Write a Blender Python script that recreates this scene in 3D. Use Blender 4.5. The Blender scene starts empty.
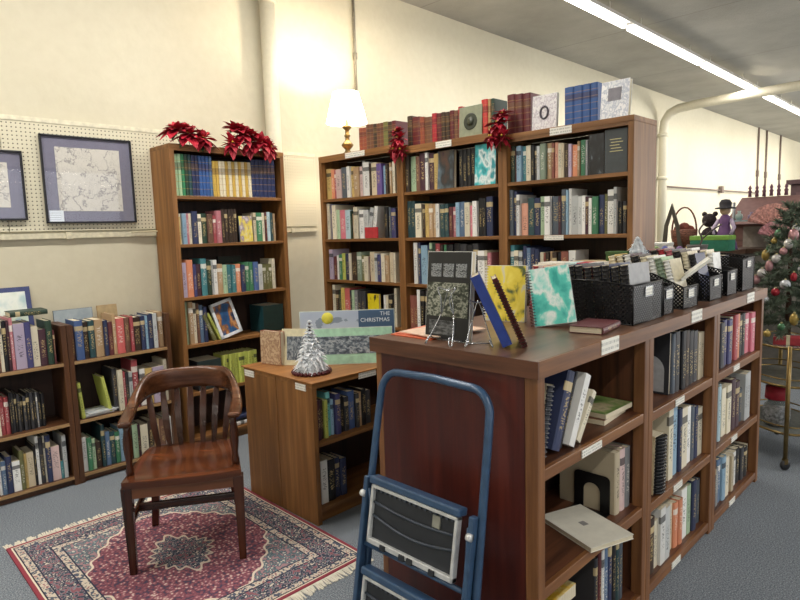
import bpy, math, random
from mathutils import Matrix, Vector
random.seed(7)
PI=math.pi
SC=bpy.context.scene
COL=SC.collection
# ---------------------------------------------------------------- colour
def lin(h):
    if isinstance(h,str):
        h=h.lstrip('#'); c=[int(h[i:i+2],16)/255 for i in (0,2,4)]
    else: c=[v/255 for v in h]
    return tuple((v/12.92 if v<=.04045 else ((v+.055)/1.055)**2.4) for v in c)+(1,)
PAL=dict(brown='6b4430',cream='d8cfb4',black='15151a',plum='43202f',rose='b4606c',lavender='b3a3bf',indigo='33336e',
 dark_green='1e3b2c',maroon='5c1c22',crimson='a3202f',charcoal='34353b',grey='85878a',white='e4e4e0',steel_blue='4a6a8e',
 navy='1d2b55',olive='6b6b3a',gold='c2a14a',beige='c4b493',pale_pink='d2b3b0',teal='2a7a83',pale_grey='b9bdbd',blue='2b5390',
 dark_brown='372519',dark_teal='1b4349',tan='ad8a5c',red='c03a35',light_blue='7fa8c4',rust='8a4430',pale_green='9dbb94',
 green='2c7a50',orange='d0743a',yellow='e0c03a',yellow_green='b9c23a',slate='4b5663',pink='cf5c74',pale_blue='a5c3cf',
 purple='5a3c8c',sage='7f927c',salmon='cf8a6c',aqua='5fc0c0',royal_blue='223a86')
# ---------------------------------------------------------------- materials
MC={}
class NT:
    def __init__(s,name):
        s.m=bpy.data.materials.new(name); s.m.use_nodes=True; s.t=s.m.node_tree; s.n=s.t.nodes; s.l=s.t.links
        s.b=s.n['Principled BSDF']
    def node(s,typ,**k):
        n=s.n.new(typ)
        for a,v in k.items(): setattr(n,a,v)
        return n
    def put(s,inp,v):
        if isinstance(v,bpy.types.NodeSocket): s.l.new(v,inp)
        else: inp.default_value=v
    def math(s,op,a,b=0.0,c=None,clamp=False):
        n=s.node('ShaderNodeMath',operation=op); n.use_clamp=clamp
        s.put(n.inputs[0],a); s.put(n.inputs[1],b)
        if c is not None: s.put(n.inputs[2],c)
        return n.outputs[0]
    def mix(s,f,a,b):
        n=s.node('ShaderNodeMix',data_type='RGBA'); s.put(n.inputs[0],f); s.put(n.inputs[6],a); s.put(n.inputs[7],b)
        return n.outputs[2]
    def coord(s,which='Object'): return s.node('ShaderNodeTexCoord').outputs[which]
    def mapping(s,v,scale=(1,1,1),loc=(0,0,0),rot=(0,0,0)):
        n=s.node('ShaderNodeMapping'); s.put(n.inputs[0],v); n.inputs[1].default_value=loc; n.inputs[2].default_value=rot; n.inputs[3].default_value=scale
        return n.outputs[0]
    def sep(s,v):
        n=s.node('ShaderNodeSeparateXYZ'); s.put(n.inputs[0],v); return n.outputs
    def comb(s,x,y,z):
        n=s.node('ShaderNodeCombineXYZ'); s.put(n.inputs[0],x); s.put(n.inputs[1],y); s.put(n.inputs[2],z); return n.outputs[0]
    def noise(s,v,scale=5,detail=3,rough=.5,out=0):
        n=s.node('ShaderNodeTexNoise'); s.put(n.inputs['Vector'],v); n.inputs['Scale'].default_value=scale; n.inputs['Detail'].default_value=detail; n.inputs['Roughness'].default_value=rough
        return n.outputs[out]
    def vor(s,v,scale=5,feature='F1',out=0,rnd=1):
        n=s.node('ShaderNodeTexVoronoi',feature=feature); s.put(n.inputs['Vector'],v); n.inputs['Scale'].default_value=scale; n.inputs['Randomness'].default_value=rnd
        return n.outputs[out]
    def ramp(s,f,stops,interp='LINEAR'):
        n=s.node('ShaderNodeValToRGB'); s.put(n.inputs[0],f); e=n.color_ramp; e.interpolation=interp
        while len(e.elements)<len(stops): e.elements.new(.5)
        for el,(p,c) in zip(e.elements,stops): el.position=p; el.color=lin(c) if isinstance(c,str) else c
        return n.outputs[0]
    def step(s,v,t): return s.math('GREATER_THAN',v,t)
    def fin(s,col,rough=.5,metal=0,bump=None,bstr=.2,bdist=.01,spec=None):
        s.put(s.b.inputs['Base Color'],col); s.put(s.b.inputs['Roughness'],rough); s.b.inputs['Metallic'].default_value=metal
        if spec is not None: s.b.inputs['Specular IOR Level'].default_value=spec
        if bump is not None:
            n=s.node('ShaderNodeBump'); s.put(n.inputs['Height'],bump); n.inputs['Strength'].default_value=bstr; n.inputs['Distance'].default_value=bdist
            s.l.new(n.outputs[0],s.b.inputs['Normal'])
        return s.m
def plain(name,h,rough=.5,metal=0,var=.08,scale=30,spec=None):
    k=('p',name)
    if k in MC: return MC[k]
    t=NT(name); c=t.coord(); n=t.noise(c,scale,2)
    a=lin(h); d=tuple(v*(1-var*2.2) for v in a[:3])+(1,); e=tuple(min(1,v*(1+var)) for v in a[:3])+(1,)
    MC[k]=t.fin(t.ramp(n,[(.3,d),(.7,e)]),rough,metal,spec=spec); return MC[k]
def wood(name,c1,c2,axis='z',rough=.42,s=1.0,c3=None):
    k=('w',name,axis)
    if k in MC: return MC[k]
    t=NT(name+'_'+axis); c=t.coord()
    sc={'x':(1.6,28,28),'y':(28,1.6,28),'z':(28,28,1.6)}[axis]; sc=tuple(v*s for v in sc)
    n1=t.noise(t.mapping(c,sc),1.0,5,.6); n2=t.noise(t.mapping(c,tuple(v*.22 for v in sc)),1.0,3)
    f=t.math('ADD',t.math('MULTIPLY',n1,.6),t.math('MULTIPLY',n2,.4))
    col=t.ramp(f,[(.36,c1),(.5,c3 or c2),(.64,c2)])
    MC[k]=t.fin(col,rough,bump=n1,bstr=.08,bdist=.002); return MC[k]
def pages_mat():
    if 'pages' in MC: return MC['pages']
    t=NT('page_edges'); c=t.coord(); w=t.noise(t.mapping(c,(900,4,4)),1,1)
    MC['pages']=t.fin(t.ramp(w,[(.3,'b9ad90'),(.7,'e2d9c2')]),.8); return MC['pages']
def cover_mat(col,kind=0):
    """cloth or printed cover; spine (front face) carries title lettering blocks"""
    k=('c',col,kind)
    if k in MC: return MC[k]
    base=lin(PAL[col]); lum=.3*base[0]+.6*base[1]+.1*base[2]
    t=NT('book_cover_'+col); a1=t.node('ShaderNodeAttribute'); a1.attribute_name='gen'; g=t.sep(a1.outputs['Vector']); a2=t.node('ShaderNodeAttribute'); a2.attribute_name='rnd'; r=a2.outputs['Fac']
    spine=t.math('LESS_THAN',g[1],.05)
    r100=t.math('MULTIPLY',r,97.0)
    inx=t.math('MULTIPLY',t.step(g[0],.24),t.math('LESS_THAN',g[0],.76))
    if kind==1:      # old leather set: gilt bands and label blocks
        z=t.math('MULTIPLY',g[2],6.0); fr=t.math('FRACT',z)
        band=t.math('LESS_THAN',fr,.13)
        lab=t.math('MULTIPLY',t.step(g[2],.62),t.math('LESS_THAN',g[2],.80))
        c0=t.mix(t.math('MULTIPLY',lab,.5),base,lin('3a1518') if lum>.05 else lin('6b5030'))
        msk=t.math('MULTIPLY',t.math('MULTIPLY',band,spine),.32)
        col_=t.mix(msk,t.mix(spine,base,c0),lin('b0894a'))
    else:
        tx=t.noise(t.comb(t.math('MULTIPLY',g[0],3.0),0,t.math('ADD',t.math('MULTIPLY',g[2],34.0),r100)),1.0,1.5)
        zr=t.math('MULTIPLY',t.step(g[2],t.math('ADD',.16,t.math('MULTIPLY',r,.2))),t.math('LESS_THAN',g[2],t.math('ADD',.62,t.math('MULTIPLY',r,.26))))
        msk=t.math('MULTIPLY',t.math('MULTIPLY',t.step(tx,.54),zr),t.math('MULTIPLY',inx,spine))
        ink=lin('c9b27a') if lum<.12 else (lin('20242c') if lum>.3 else lin('e6e2d6'))
        blk=t.math('MULTIPLY',t.math('MULTIPLY',t.math('LESS_THAN',t.math('FRACT',t.math('MULTIPLY',r,7.3)),.3),spine),t.math('LESS_THAN',t.math('ABSOLUTE',t.math('SUBTRACT',g[2],.8)),.06))
        c1=t.mix(t.math('MULTIPLY',blk,.8),base,ink)
        v=t.math('ADD',.82,t.math('MULTIPLY',t.math('FRACT',t.math('MULTIPLY',r,13.7)),.3))
        hs=t.node('ShaderNodeHueSaturation'); t.put(hs.inputs['Color'],c1); t.put(hs.inputs['Value'],v); hs.inputs['Saturation'].default_value=.85
        col_=t.mix(t.math('MULTIPLY',msk,.62),hs.outputs[0],ink)
    MC[k]=t.fin(col_,.5 if kind==0 else .45); return MC[k]
def art(name,stops,scale=4,detail=4,rough=.35,seed=0,dist=0):
    k=('a',name)
    if k in MC: return MC[k]
    t=NT(name); n=t.node('ShaderNodeTexNoise'); t.put(n.inputs['Vector'],t.mapping(t.coord('Generated'),(1,1,1),(seed,seed*.7,seed*.3)))
    n.inputs['Scale'].default_value=scale; n.inputs['Detail'].default_value=detail; n.inputs['Distortion'].default_value=dist
    MC[k]=t.fin(t.ramp(n.outputs[0],stops),rough); return MC[k]
# ---------------------------------------------------------------- mesh helpers
class MB:
    def __init__(s): s.v=[]; s.f=[]; s.mi=[]; s.sm=[]
    def add(s,vs,fs,m=0,sm=False,M=None):
        o=len(s.v)
        for p in vs:
            s.v.append(tuple(M@Vector(p)) if M is not None else tuple(p))
        for f in fs: s.f.append(tuple(i+o for i in f)); s.mi.append(m); s.sm.append(sm)
        return s
    def box(s,x0,y0,z0,x1,y1,z1,m=0,M=None):
        v=[(x0,y0,z0),(x1,y0,z0),(x1,y1,z0),(x0,y1,z0),(x0,y0,z1),(x1,y0,z1),(x1,y1,z1),(x0,y1,z1)]
        f=[(0,3,2,1),(4,5,6,7),(0,1,5,4),(1,2,6,5),(2,3,7,6),(3,0,4,7)]
        return s.add(v,f,m,False,M)
    def prism(s,poly,z0,z1,m=0,M=None,sm=False):
        n=len(poly); v=[(x,y,z0) for x,y in poly]+[(x,y,z1) for x,y in poly]
        f=[tuple(range(n-1,-1,-1)),tuple(range(n,2*n))]+[(i,(i+1)%n,n+(i+1)%n,n+i) for i in range(n)]
        return s.add(v,f,m,sm,M)
    def lathe(s,prof,seg=16,c=(0,0,0),m=0,M=None,sm=True):
        v=[];f=[]
        for r,z in prof:
            for k in range(seg):
                a=2*PI*k/seg; v.append((c[0]+r*math.cos(a),c[1]+r*math.sin(a),c[2]+z))
        for i in range(len(prof)-1):
            for k in range(seg):
                a=i*seg+k;b=i*seg+(k+1)%seg; f.append((a,b,b+seg,a+seg))
        if prof[0][0]>1e-4: f.append(tuple(range(seg-1,-1,-1)))
        if prof[-1][0]>1e-4: f.append(tuple(range((len(prof)-1)*seg,len(prof)*seg)))
        return s.add(v,f,m,sm,M)
    def tube(s,pts,r,seg=8,m=0,closed=False,M=None,rb=None):
        P=[Vector(p) for p in pts]; n=len(P); v=[];f=[]; up=None
        for i in range(n):
            a=P[i-1] if (i>0 or closed) else P[i]; b=P[(i+1)%n] if (i<n-1 or closed) else P[i]
            t=(b-a).normalized()
            if up is None:
                up=Vector((0,0,1)) if abs(t.z)<.9 else Vector((1,0,0))
            u=t.cross(up);  u.normalize(); w=u.cross(t).normalized(); up=w
            rr=r[i] if isinstance(r,(list,tuple)) else r
            for k in range(seg):
                q=2*PI*k/seg; v.append(P[i]+u*math.cos(q)*rr+w*math.sin(q)*(rr if rb is None else rb))
        R=n if closed else n-1
        for i in range(R):
            for k in range(seg):
                a=i*seg+k;b=i*seg+(k+1)%seg;c=((i+1)%n)*seg+(k+1)%seg;d=((i+1)%n)*seg+k; f.append((a,d,c,b))
        if not closed: f.append(tuple(range(seg))); f.append(tuple(range(n*seg-1,(n-1)*seg-1,-1)))
        return s.add(v,f,m,True,M)
    def ball(s,c,r,m=0,seg=12,rings=8,sz=1):
        prof=[(r*math.sin(PI*i/rings),-r*sz*math.cos(PI*i/rings)) for i in range(rings+1)]
        prof[0]=(1e-5,-r*sz); prof[-1]=(1e-5,r*sz)
        return s.lathe(prof,seg,c,m)
    def build(s,name,mats,parent=None,loc=(0,0,0),rot=(0,0,0),bevel=0,fix=False):
        me=bpy.data.meshes.new(name); me.from_pydata(s.v,[],s.f)
        if not isinstance(mats,(list,tuple)): mats=[mats]
        for m in mats: me.materials.append(m)
        me.polygons.foreach_set('material_index',s.mi); me.polygons.foreach_set('use_smooth',s.sm); me.update()
        if fix:
            import bmesh
            bm=bmesh.new(); bm.from_mesh(me); bmesh.ops.recalc_face_normals(bm,faces=bm.faces); bm.to_mesh(me); bm.free()
        o=bpy.data.objects.new(name,me); COL.objects.link(o); o.location=loc; o.rotation_euler=rot
        if parent is not None: o.parent=parent
        if bevel:
            b=o.modifiers.new('bevel','BEVEL'); b.width=bevel; b.segments=2; b.limit_method='ANGLE'
        return o
def tag(o,label=None,cat=None,group=None,kind=None):
    if label: o['label']=label
    if cat: o['category']=cat
    if group: o['group']=group
    if kind: o['kind']=kind
    return o
def thing(name,label,cat,loc=(0,0,0),rz=0,group=None,rot=None):
    o=bpy.data.objects.new(name,None); COL.objects.link(o); o.location=loc; o.rotation_euler=rot or (0,0,rz)
    o.empty_display_size=.1
    return tag(o,label,cat,group)
def struct(o): o['kind']='structure'; return o
# ---------------------------------------------------------------- shared materials
OAK=('65421f','9a6c3c','80562c')
def oak(a): return wood('oak',*OAK[:2],axis=a,c3=OAK[2],rough=.55)
def oakd(a): return wood('walnut_stain','4a2a18','74482b',axis=a,c3='5f3a22')
def maho(a): return wood('mahogany','381410','5a241a',axis=a,rough=.38,c3='491b14')
def trimw(a): return wood('worn_edge','5e3a20','9a6c42',axis=a,c3='7c5230')
def pale(a): return wood('pale_edge','8b6a48','b59670',axis=a,c3='a08058')
TAGM=None
def tag_mat():
    global TAGM
    if TAGM: return TAGM
    t=NT('printed_shelf_tag'); g=t.sep(t.coord('Generated')); 
    n=t.noise(t.comb(t.math('MULTIPLY',g[0],26),t.math('MULTIPLY',g[1],26),t.math('MULTIPLY',t.math('FLOOR',t.math('MULTIPLY',g[2],5)),9)),1,1)
    line=t.math('MULTIPLY',t.math('GREATER_THAN',n,.5),t.math('MULTIPLY',t.step(t.math('FRACT',t.math('MULTIPLY',g[2],2.5)),.5),t.math('MULTIPLY',t.step(g[2],.15),t.math('LESS_THAN',g[2],.85))))
    TAGM=t.fin(t.mix(t.math('MULTIPLY',line,.6),lin('e6e4da'),lin('4a4a50')),.6); return TAGM
# ---------------------------------------------------------------- the room
def room():
    t=NT('cream_painted_wall'); c=t.coord(); n=t.noise(c,.7,4); n2=t.noise(c,14,4)
    col=t.ramp(t.math('ADD',t.math('MULTIPLY',n,.7),t.math('MULTIPLY',n2,.3)),[(.35,'c4bda6'),(.65,'cec8b2')])
    wall=t.fin(col,.85,bump=n2,bstr=.25,bdist=.01)
    t=NT('grey_ceiling_board'); c=t.coord(); n=t.noise(c,1.1,6,.65); n2=t.noise(c,60,2)
    sx=t.sep(c); seam=t.math('LESS_THAN',t.math('FRACT',t.math('MULTIPLY',sx[1],.41)),.006)
    col=t.ramp(n,[(.3,'9b9890'),(.7,'b3b0a8')]); col=t.mix(t.math('MULTIPLY',seam,.4),col,lin('5b5952'))
    ceil=t.fin(col,.9,bump=n2,bstr=.4,bdist=.01)
    t=NT('blue_grey_carpet'); c=t.coord(); n=t.noise(c,160,2,.7); n2=t.noise(c,2.5,3)
    col=t.ramp(n,[(.32,'474e57'),(.5,'717982'),(.68,'a3aab0')]); col=t.mix(t.math('MULTIPLY',n2,.3),col,lin('5c646e'))
    carpet=t.fin(col,.95,bump=n,bstr=.6,bdist=.004)
    X0,X1,Y0,Y1,H=-4.42,6.5,-5.0,24.0,3.86
    def slab(name,*b,m): return struct(MB().box(*b).build(name,m))
    slab('floor',X0-.2,Y0-.2,-.1,X1+.2,Y1+.2,0,m=carpet)
    slab('ceiling',X0-.2,Y0-.2,H,X1+.2,Y1+.2,H+.15,m=ceil)
    slab('wall_left',X0-.15,Y0,0,X0,Y1,H,m=wall)
    slab('wall_back',X0-.15,Y1,0,X1+.15,Y1+.15,H,m=wall)
    slab('wall_front',X0-.15,Y0-.15,0,X1+.15,Y0,H,m=wall)
    # right wall, glazed shopfront openings
    b=MB(); b.box(X1,Y0,0,X1+.15,Y1,.5); b.box(X1,Y0,3.2,X1+.15,Y1,H)
    ys=[Y0,-3,0,3,6,9,12,15,18,21,Y1]
    for y in ys: b.box(X1,y-.15 if y>Y0 else y,.5,X1+.15,min(y+.15,Y1),3.2)
    struct(b.build('wall_right',wall))
    gl=NT('window_glass'); gl.b.inputs['Base Color'].default_value=(1,1,1,1); 
    tr=gl.node('ShaderNodeBsdfTransparent'); gs=gl.node('ShaderNodeBsdfGlossy'); gs.inputs['Roughness'].default_value=.02
    mx=gl.node('ShaderNodeMixShader'); mx.inputs[0].default_value=.035; gl.l.new(tr.outputs[0],mx.inputs[1]); gl.l.new(gs.outputs[0],mx.inputs[2]); gl.l.new(mx.outputs[0],gl.n['Material Output'].inputs[0])
    MC['glass']=gl.m
    fm=plain('window_frame_paint','5a554c',.4)
    for i in range(len(ys)-1):
        y0,y1=ys[i]+.15,ys[i+1]-.15
        f=MB()
        for a in ((y0,.5,y0+.06,3.2),(y1-.06,.5,y1,3.2),(y0,.5,y1,.56),(y0,3.14,y1,3.2),((y0+y1)/2-.03,.5,(y0+y1)/2+.03,3.2)):
            f.box(X1+.03,a[0],a[1],X1+.1,a[2],a[3])
        w=struct(f.build('window_%d'%(i+1),fm)); MB().box(X1+.06,y0,.5,X1+.066,y1,3.2).build('pane',gl.m,w)
    # thin baseboard along the left wall
    slab('baseboard_left',X0,Y0,0,X0+.015,Y1,.1,m=plain('baseboard_vinyl','4a4038',.5))
    return X0,X1,Y0,Y1,H
X0,X1,Y0,Y1,H=room()
WX=X0
# pegboard strip and the rail below it
def pegboard():
    t=NT('perforated_board'); s=t.sep(t.coord())
    def d(o): return t.math('SUBTRACT',t.math('FRACT',t.math('MULTIPLY',o,1/.0254)),.5)
    a=d(s[1]);b=d(s[2]); r=t.math('SQRT',t.math('ADD',t.math('MULTIPLY',a,a),t.math('MULTIPLY',b,b)))
    m=t.math('LESS_THAN',r,.17)
    pm=t.fin(t.mix(m,lin('d2ccb4'),lin('4e4a3e')),.6)
    for i,(y0,y1) in enumerate(((-1.5,.98),(.985,2.1),(2.1,3.4))):
        z1=2.31 if i<2 else 2.23
        g=thing('pegboard','perforated cream board panel '+['left of the large framed map','behind the large framed map','between the tall case and the lamp'][i],'board',(WX+.004,y0,1.62))
        MB().box(.012,0,0,.018,y1-y0,z1-1.62).build('panel',pm,g)
        for a,c,e in ((z1-1.62,z1-1.59,.022),(0,.03,.012),(z1-1.65,z1-1.62,.012)): MB().box(0,0,a,e,y1-y0,c).build('edge_strip',plain('board_trim','d8d2ba',.6),g)
    pr=plain('painted_rail','cfc8ae',.5)
    g=thing('wall_rail','cream painted conduit rail running under the perforated boards','rail',(WX,-2,1.57))
    MB().box(0,0,0,.03,5.4,.035).build('rail',pr,g)
    for k in range(9): MB().box(0,.3+k*.6,-.006,.036,.34+k*.6,.041).build('bracket',pr,g)
    MB().tube([(.05,3.72,.03),(.06,3.85,.035),(.045,3.95,.03),(.05,4.1,.01)],.006,8).build('cable_end',plain('cream_cable','c9bf9f',.5),g)
pegboard()
def frame(y0,y1,z0,z1,lab,seed,card=True):
    g=thing('framed_map',lab,'picture',(WX+.03,y0,z0)); w=y1-y0;h=z1-z0
    f=MB(); T=.012
    f.box(0,0,0,.022,w,T);f.box(0,0,h-T,.022,w,h);f.box(0,0,0,.022,T,h);f.box(0,w-T,0,.022,w,h)
    f.build('frame',plain('black_frame','17171c',.35),g,bevel=.002)
    MB().box(.002,T,T,.008,w-T,h-T).build('mount',plain('grey_violet_mount','77768a',.85,var=.03),g)
    t=NT('line_map_print'); c=t.coord('Generated'); n=t.noise(t.mapping(c,(1,1,1),(seed,0,0)),3.2,5,.6)
    l=t.math('LESS_THAN',t.math('ABSOLUTE',t.math('SUBTRACT',n,.5)),.012); l2=t.math('LESS_THAN',t.vor(c,9,'DISTANCE_TO_EDGE'),.012)
    txt=t.math('MULTIPLY',t.step(t.noise(c,55,1),.6),t.step(t.noise(c,5,2),.5))
    m=t.math('MAXIMUM',t.math('MAXIMUM',l,t.math('MULTIPLY',l2,.35)),t.math('MULTIPLY',txt,.6))
    pm=t.fin(t.mix(t.math('MULTIPLY',m,.6),lin('cfccc4'),lin('5d5a66')),.7)
    MB().box(.008,.085,.08,.010,w-.085,h-.075).build('map_print',pm,g)
    if card: MB().box(.012,.02,.012,.0135,.105,.085).build('white_card',tag_card(),g)
    MB().box(.014,T,T,.016,w-T,h-T).build('glass_pane',MC['glass'],g)
def tag_card():
    if 'card' in MC: return MC['card']
    t=NT('blue_tinted_card'); g=t.sep(t.coord('Generated')); l=t.math('MULTIPLY',t.step(t.math('FRACT',t.math('MULTIPLY',g[2],5)),.6),t.math('LESS_THAN',g[1],.8))
    MC['card']=t.fin(t.mix(t.math('MULTIPLY',l,.35),lin('dfe8f2'),lin('6c7890')),.6); return MC['card']
frame(1.19,1.765,1.668,2.238,'large black framed line map with grey mount and white card, beside the tall case',2.0)
frame(.56,1.085,1.69,2.12,'smaller black framed line map cut off by the left picture edge',7.0,False)
# vertical pipes and conduits on the left wall
pp=plain('painted_pipe','cbc5b0',.55,var=.02)
def vpipe(name,lab,x,y,z0,z1,r,bands=(),m=pp):
    g=thing(name,lab,'pipe',(x,y,z0)); MB().lathe([(r,0),(r,z1-z0)],20).build('pipe',m,g)
    for z in bands: MB().lathe([(r+.001,z-.03-z0),(r+.009,z-.028-z0),(r+.009,z+.028-z0),(r+.001,z+.03-z0)],20).build('pipe_collar',m,g)
vpipe('drain_pipe','thick cream drain pipe behind the tall case with poinsettias',WX+.09,2.93,0,H,.062,(3.45,1.2))
vpipe('conduit','thin grey conduit coming down to the lit table lamp',WX+.02,3.93,2.75,H,.013,(3.2,),plain('grey_conduit','8b8577',.4,.3))
g=thing('heating_duct','large cream pipe rising up the far wall and crossing under the ceiling','pipe',(WX+.11,11.1,0))
MB().tube([(0,0,0),(0,0,3.13),(.02,0,3.33),(.1,0,3.46),(.25,-.01,3.52),(.6,-.04,3.54),(3,-.2,3.56),(10.6,-.3,3.56)],.075,14).build('pipe',pp,g)
for z in (1.0,2.35,3.1): MB().lathe([(.076,z-.03),(.09,z-.03),(.09,z+.03),(.076,z+.03)],14).build('pipe_collar',pp,g)
for i,(y,zb) in enumerate(((17.4,2.1),(18.15,2.1),(19.55,2.1))):
    g=thing('conduit',['nearest','middle','farthest'][i]+' of three thin dark conduits dropping down the bright far wall','pipe',(WX+.03,y,zb))
    MB().lathe([(.022,0),(.022,H-zb)],8).build('pipe',plain('dark_conduit','7a6a62',.5),g)
    MB().box(-.03,-.05,.55,.03,.05,.7).build('junction_box',plain('dark_conduit','7a6a62',.5),g)
g=thing('conduit','thin dark horizontal conduit along the far wall right of the big pipe','pipe',(WX+.035,11.4,2.22)); MB().tube([(0,0,0),(0,6,0.02)],.016,8).build('pipe',plain('dark_conduit','7a6a62',.5),g)
MB().box(-.02,3.1,-.05,.05,3.22,.1).build('junction_box',plain('dark_conduit','7a6a62',.5),g)
g=thing('conduit','brown electrical conduit with side branches left of the big pipe','pipe',(WX+.06,10.65,.3))
MB().tube([(0,0,0),(0,0,1.98)],.03,8).tube([(0,0,1.98),(0,-.7,1.98)],.022,8).tube([(0,.05,1.6),(0,-.7,1.6)],.04,8).build('pipe',plain('brown_conduit','8a7060',.5),g)
# ceiling strip lights
em=NT('lit_tube'); em.b.inputs['Emission Color'].default_value=lin('fff8ee'); em.b.inputs['Emission Strength'].default_value=9; em.b.inputs['Base Color'].default_value=(1,1,1,1)
hm=plain('white_enamel','d8d6d0',.4)
def strip(x,y,first,lab):
    g=thing('strip_light',lab,'ceiling light',(x,y,H-.17),0,'fluorescent strips under the ceiling')
    b=MB(); b.prism([(-.07,0),(.07,0),(.035,.06),(-.035,.06)],0,2.26,M=Matrix(((1,0,0,0),(0,0,1,0),(0,1,0,.02),(0,0,0,1)))); b.build('housing',hm,g,fix=True)
    MB().tube([(0,.04,-.005),(0,2.22,-.005)],.03,12).build('tube',em.m,g)
    for yy in (.35,1.9): MB().lathe([(.006,.08),(.006,.17)],6,(0,yy,0)).build('hanger',hm,g)
    l=bpy.data.lights.new('strip','AREA'); l.shape='RECTANGLE'; l.size=.1; l.size_y=2.2; l.energy=STRIP; l.color=(1,.95,.88)
    o=bpy.data.objects.new('strip_lamp',l); COL.objects.link(o); o.location=(0,1.13,-.05); o.parent=g
STRIP=45; WIN1=70; WIN2=1700; EXPO=0.08
vis=['strip light cut off by the top picture edge','second strip light from the top picture edge','third strip light, ending at the crossing pipe','fourth strip light, beyond the crossing pipe','farthest strip light in the row at right']
ysr=[-4.9,-2.55,-.2,2.12,4.36,6.68,9.0,11.35,13.7,16.05,18.4]
for i,y in enumerate(ysr):
    lab=vis[i-4] if 4<=i<=8 else ['strip light overhead, %s the camera'%('above' if i>1 else 'behind')][0] if i<4 else 'strip light at the far end of the row'
    strip(-3.0,y,i==4,lab)
for x in (1.2,4.6):  # unseen rows added as fill light for the room
    for y in ysr[::2]: strip(x,y,False,'unseen strip light of a row added for fill over the aisles')
# ---------------------------------------------------------------- bookcases (local: x width, front at y=0, depth +y)
def case(name,lab,loc,rz,w,d,h,shelves,mats,top=True,t=.03,group=None,toph=.06,kick=.08,cat='bookcase',topt=.03,post=.03,back=True,tags=(),stags=(),edge=None):
    mz,mx=mats('z'),mats('x'); g=thing(name,lab,cat,loc,rz,group)
    for x in (0,w-t):
        MB().box(x,0,0,x+t,d,h-(topt if top else 0)).build('side_panel',mz,g,bevel=.002)
    if back: MB().box(t,d-.012,kick*.6,w-t,d-.002,h-topt-.002).build('back_panel',wood('shade_toned_back','1e120c','38241a',axis='z',rough=.6),g)  # shade inside the shelves put into the dark back colour
    if top:
        MB().box(0,-.002,h-topt,w,d,h).build('top_panel',mx,g,bevel=.002)
        if toph>topt: MB().box(t,.0,h-toph,w-t,.02,h-topt).build('top_rail',mx,g)
    for i,z in enumerate(shelves):
        b=MB().box(t,.008,z-.022,w-t,d-.012,z); o=b.build('shelf',mx,g,bevel=.0015)
        if edge: MB().box(t,.0,z-.020,w-t,.0075,z-.001).build('shelf_edge',edge,o)
        if i in stags: MB().box(.35*w,.004,z-.03,.35*w+.13,.0075,z-.002).build('shelf_tag',tag_mat(),o)
    if kick: MB().box(t,.03,0,w-t,.045,kick-.022).build('kick_board',mx,g)
    for (x0,x1,z0,z1) in tags: MB().box(x0,-.006,z0,x1,-.0025,z1).build('shelf_tag',tag_mat(),g)
    return g
R90=PI/2
# left low cases (front x=-4.1)
LOWF='low open-topped bookcases along the left wall'
for (y0,w,lab) in ((.20,.96,'low open-topped dark bookcase at the left picture edge'),(1.162,.66,'low open-topped dark bookcase behind the wooden armchair')):
    case('low_bookcase',lab,(-4.09,y0,0),R90,w,.29,1.03,(.06,.41,.795),lambda a:wood('dark_oak','3b2416','684327',axis=a,c3='51331f'),top=False,kick=.06,cat='bookcase',edge=pale('x'))
# tall case at left wall
g=case('tall_bookcase','tall oak bookcase with poinsettias on top against the left wall',(-4.085,1.905,0),R90,.94,.31,2.20,(.08,.42,.775,1.122,1.503,1.843),oak,t=.035,toph=.045)
# three tall cases
TU=[(-4.09,.95,2.185,'tall oak bookcase with the lit lamp on top'),(-3.14,.905,2.155,'tall oak bookcase in the middle of the row of three'),(-2.235,.84,2.125,'tall oak bookcase nearest the worktop, blue volumes on top')]
tt=[(.35,.58,2.14,2.18),(.36,.50,2.108,2.15),(.34,.48,2.078,2.12)]
for (x,w,h,lab),(a,b_,z0,z1) in zip(TU,tt):
    case('tall_bookcase',lab,(x,3.2,0),0,w,.30,h,(.08,.45,.815,1.16,1.50,1.832),oak,t=.032,toph=.05,tags=((a,b_,z0,z1),),stags=(4,) if x>-2.5 else ())
# low back-to-back cases
low=lambda a:wood('golden_oak','7a4c26','a9743f',axis=a,c3='8f6033')  # paler oak, light on the case tops put into the colour
case('low_bookcase','low oak bookcase with books under the displayed picture boards, facing the aisle',(-2.48,1.83,0),R90,1.0,.33,.776,(.085,.445),oak,kick=.085,toph=.03,topt=.025,tags=((.32,.45,.74,.775),))
case('low_bookcase','low oak bookcase backing onto the other one, facing the armchair side',(-3.145,2.83,0),-R90,1.0,.33,.776,(.085,.445),oak,kick=.085,toph=.03,topt=.025)
b=thing('end_tag','small white tag on the corner of the low oak case, nearer the ladder','tag',(-2.62,1.825,.73)); MB().box(0,0,0,.09,.004,.034).build('card',tag_mat(),b)
b=thing('end_tag','small white tag on the corner of the low oak case, behind the armchair','tag',(-3.13,1.825,.728)); MB().box(0,0,0,.1,.004,.036).build('card',tag_mat(),b)
# oak top boards shared by the pair, lit tone put into their colour
MBt=MB().box(-3.16,1.822,.776,-2.465,2.84,.782); o=MBt.build('top_board',low('y')); tag(o,'oak top board coloured as lit, lying across the two low cases','board')
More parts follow.
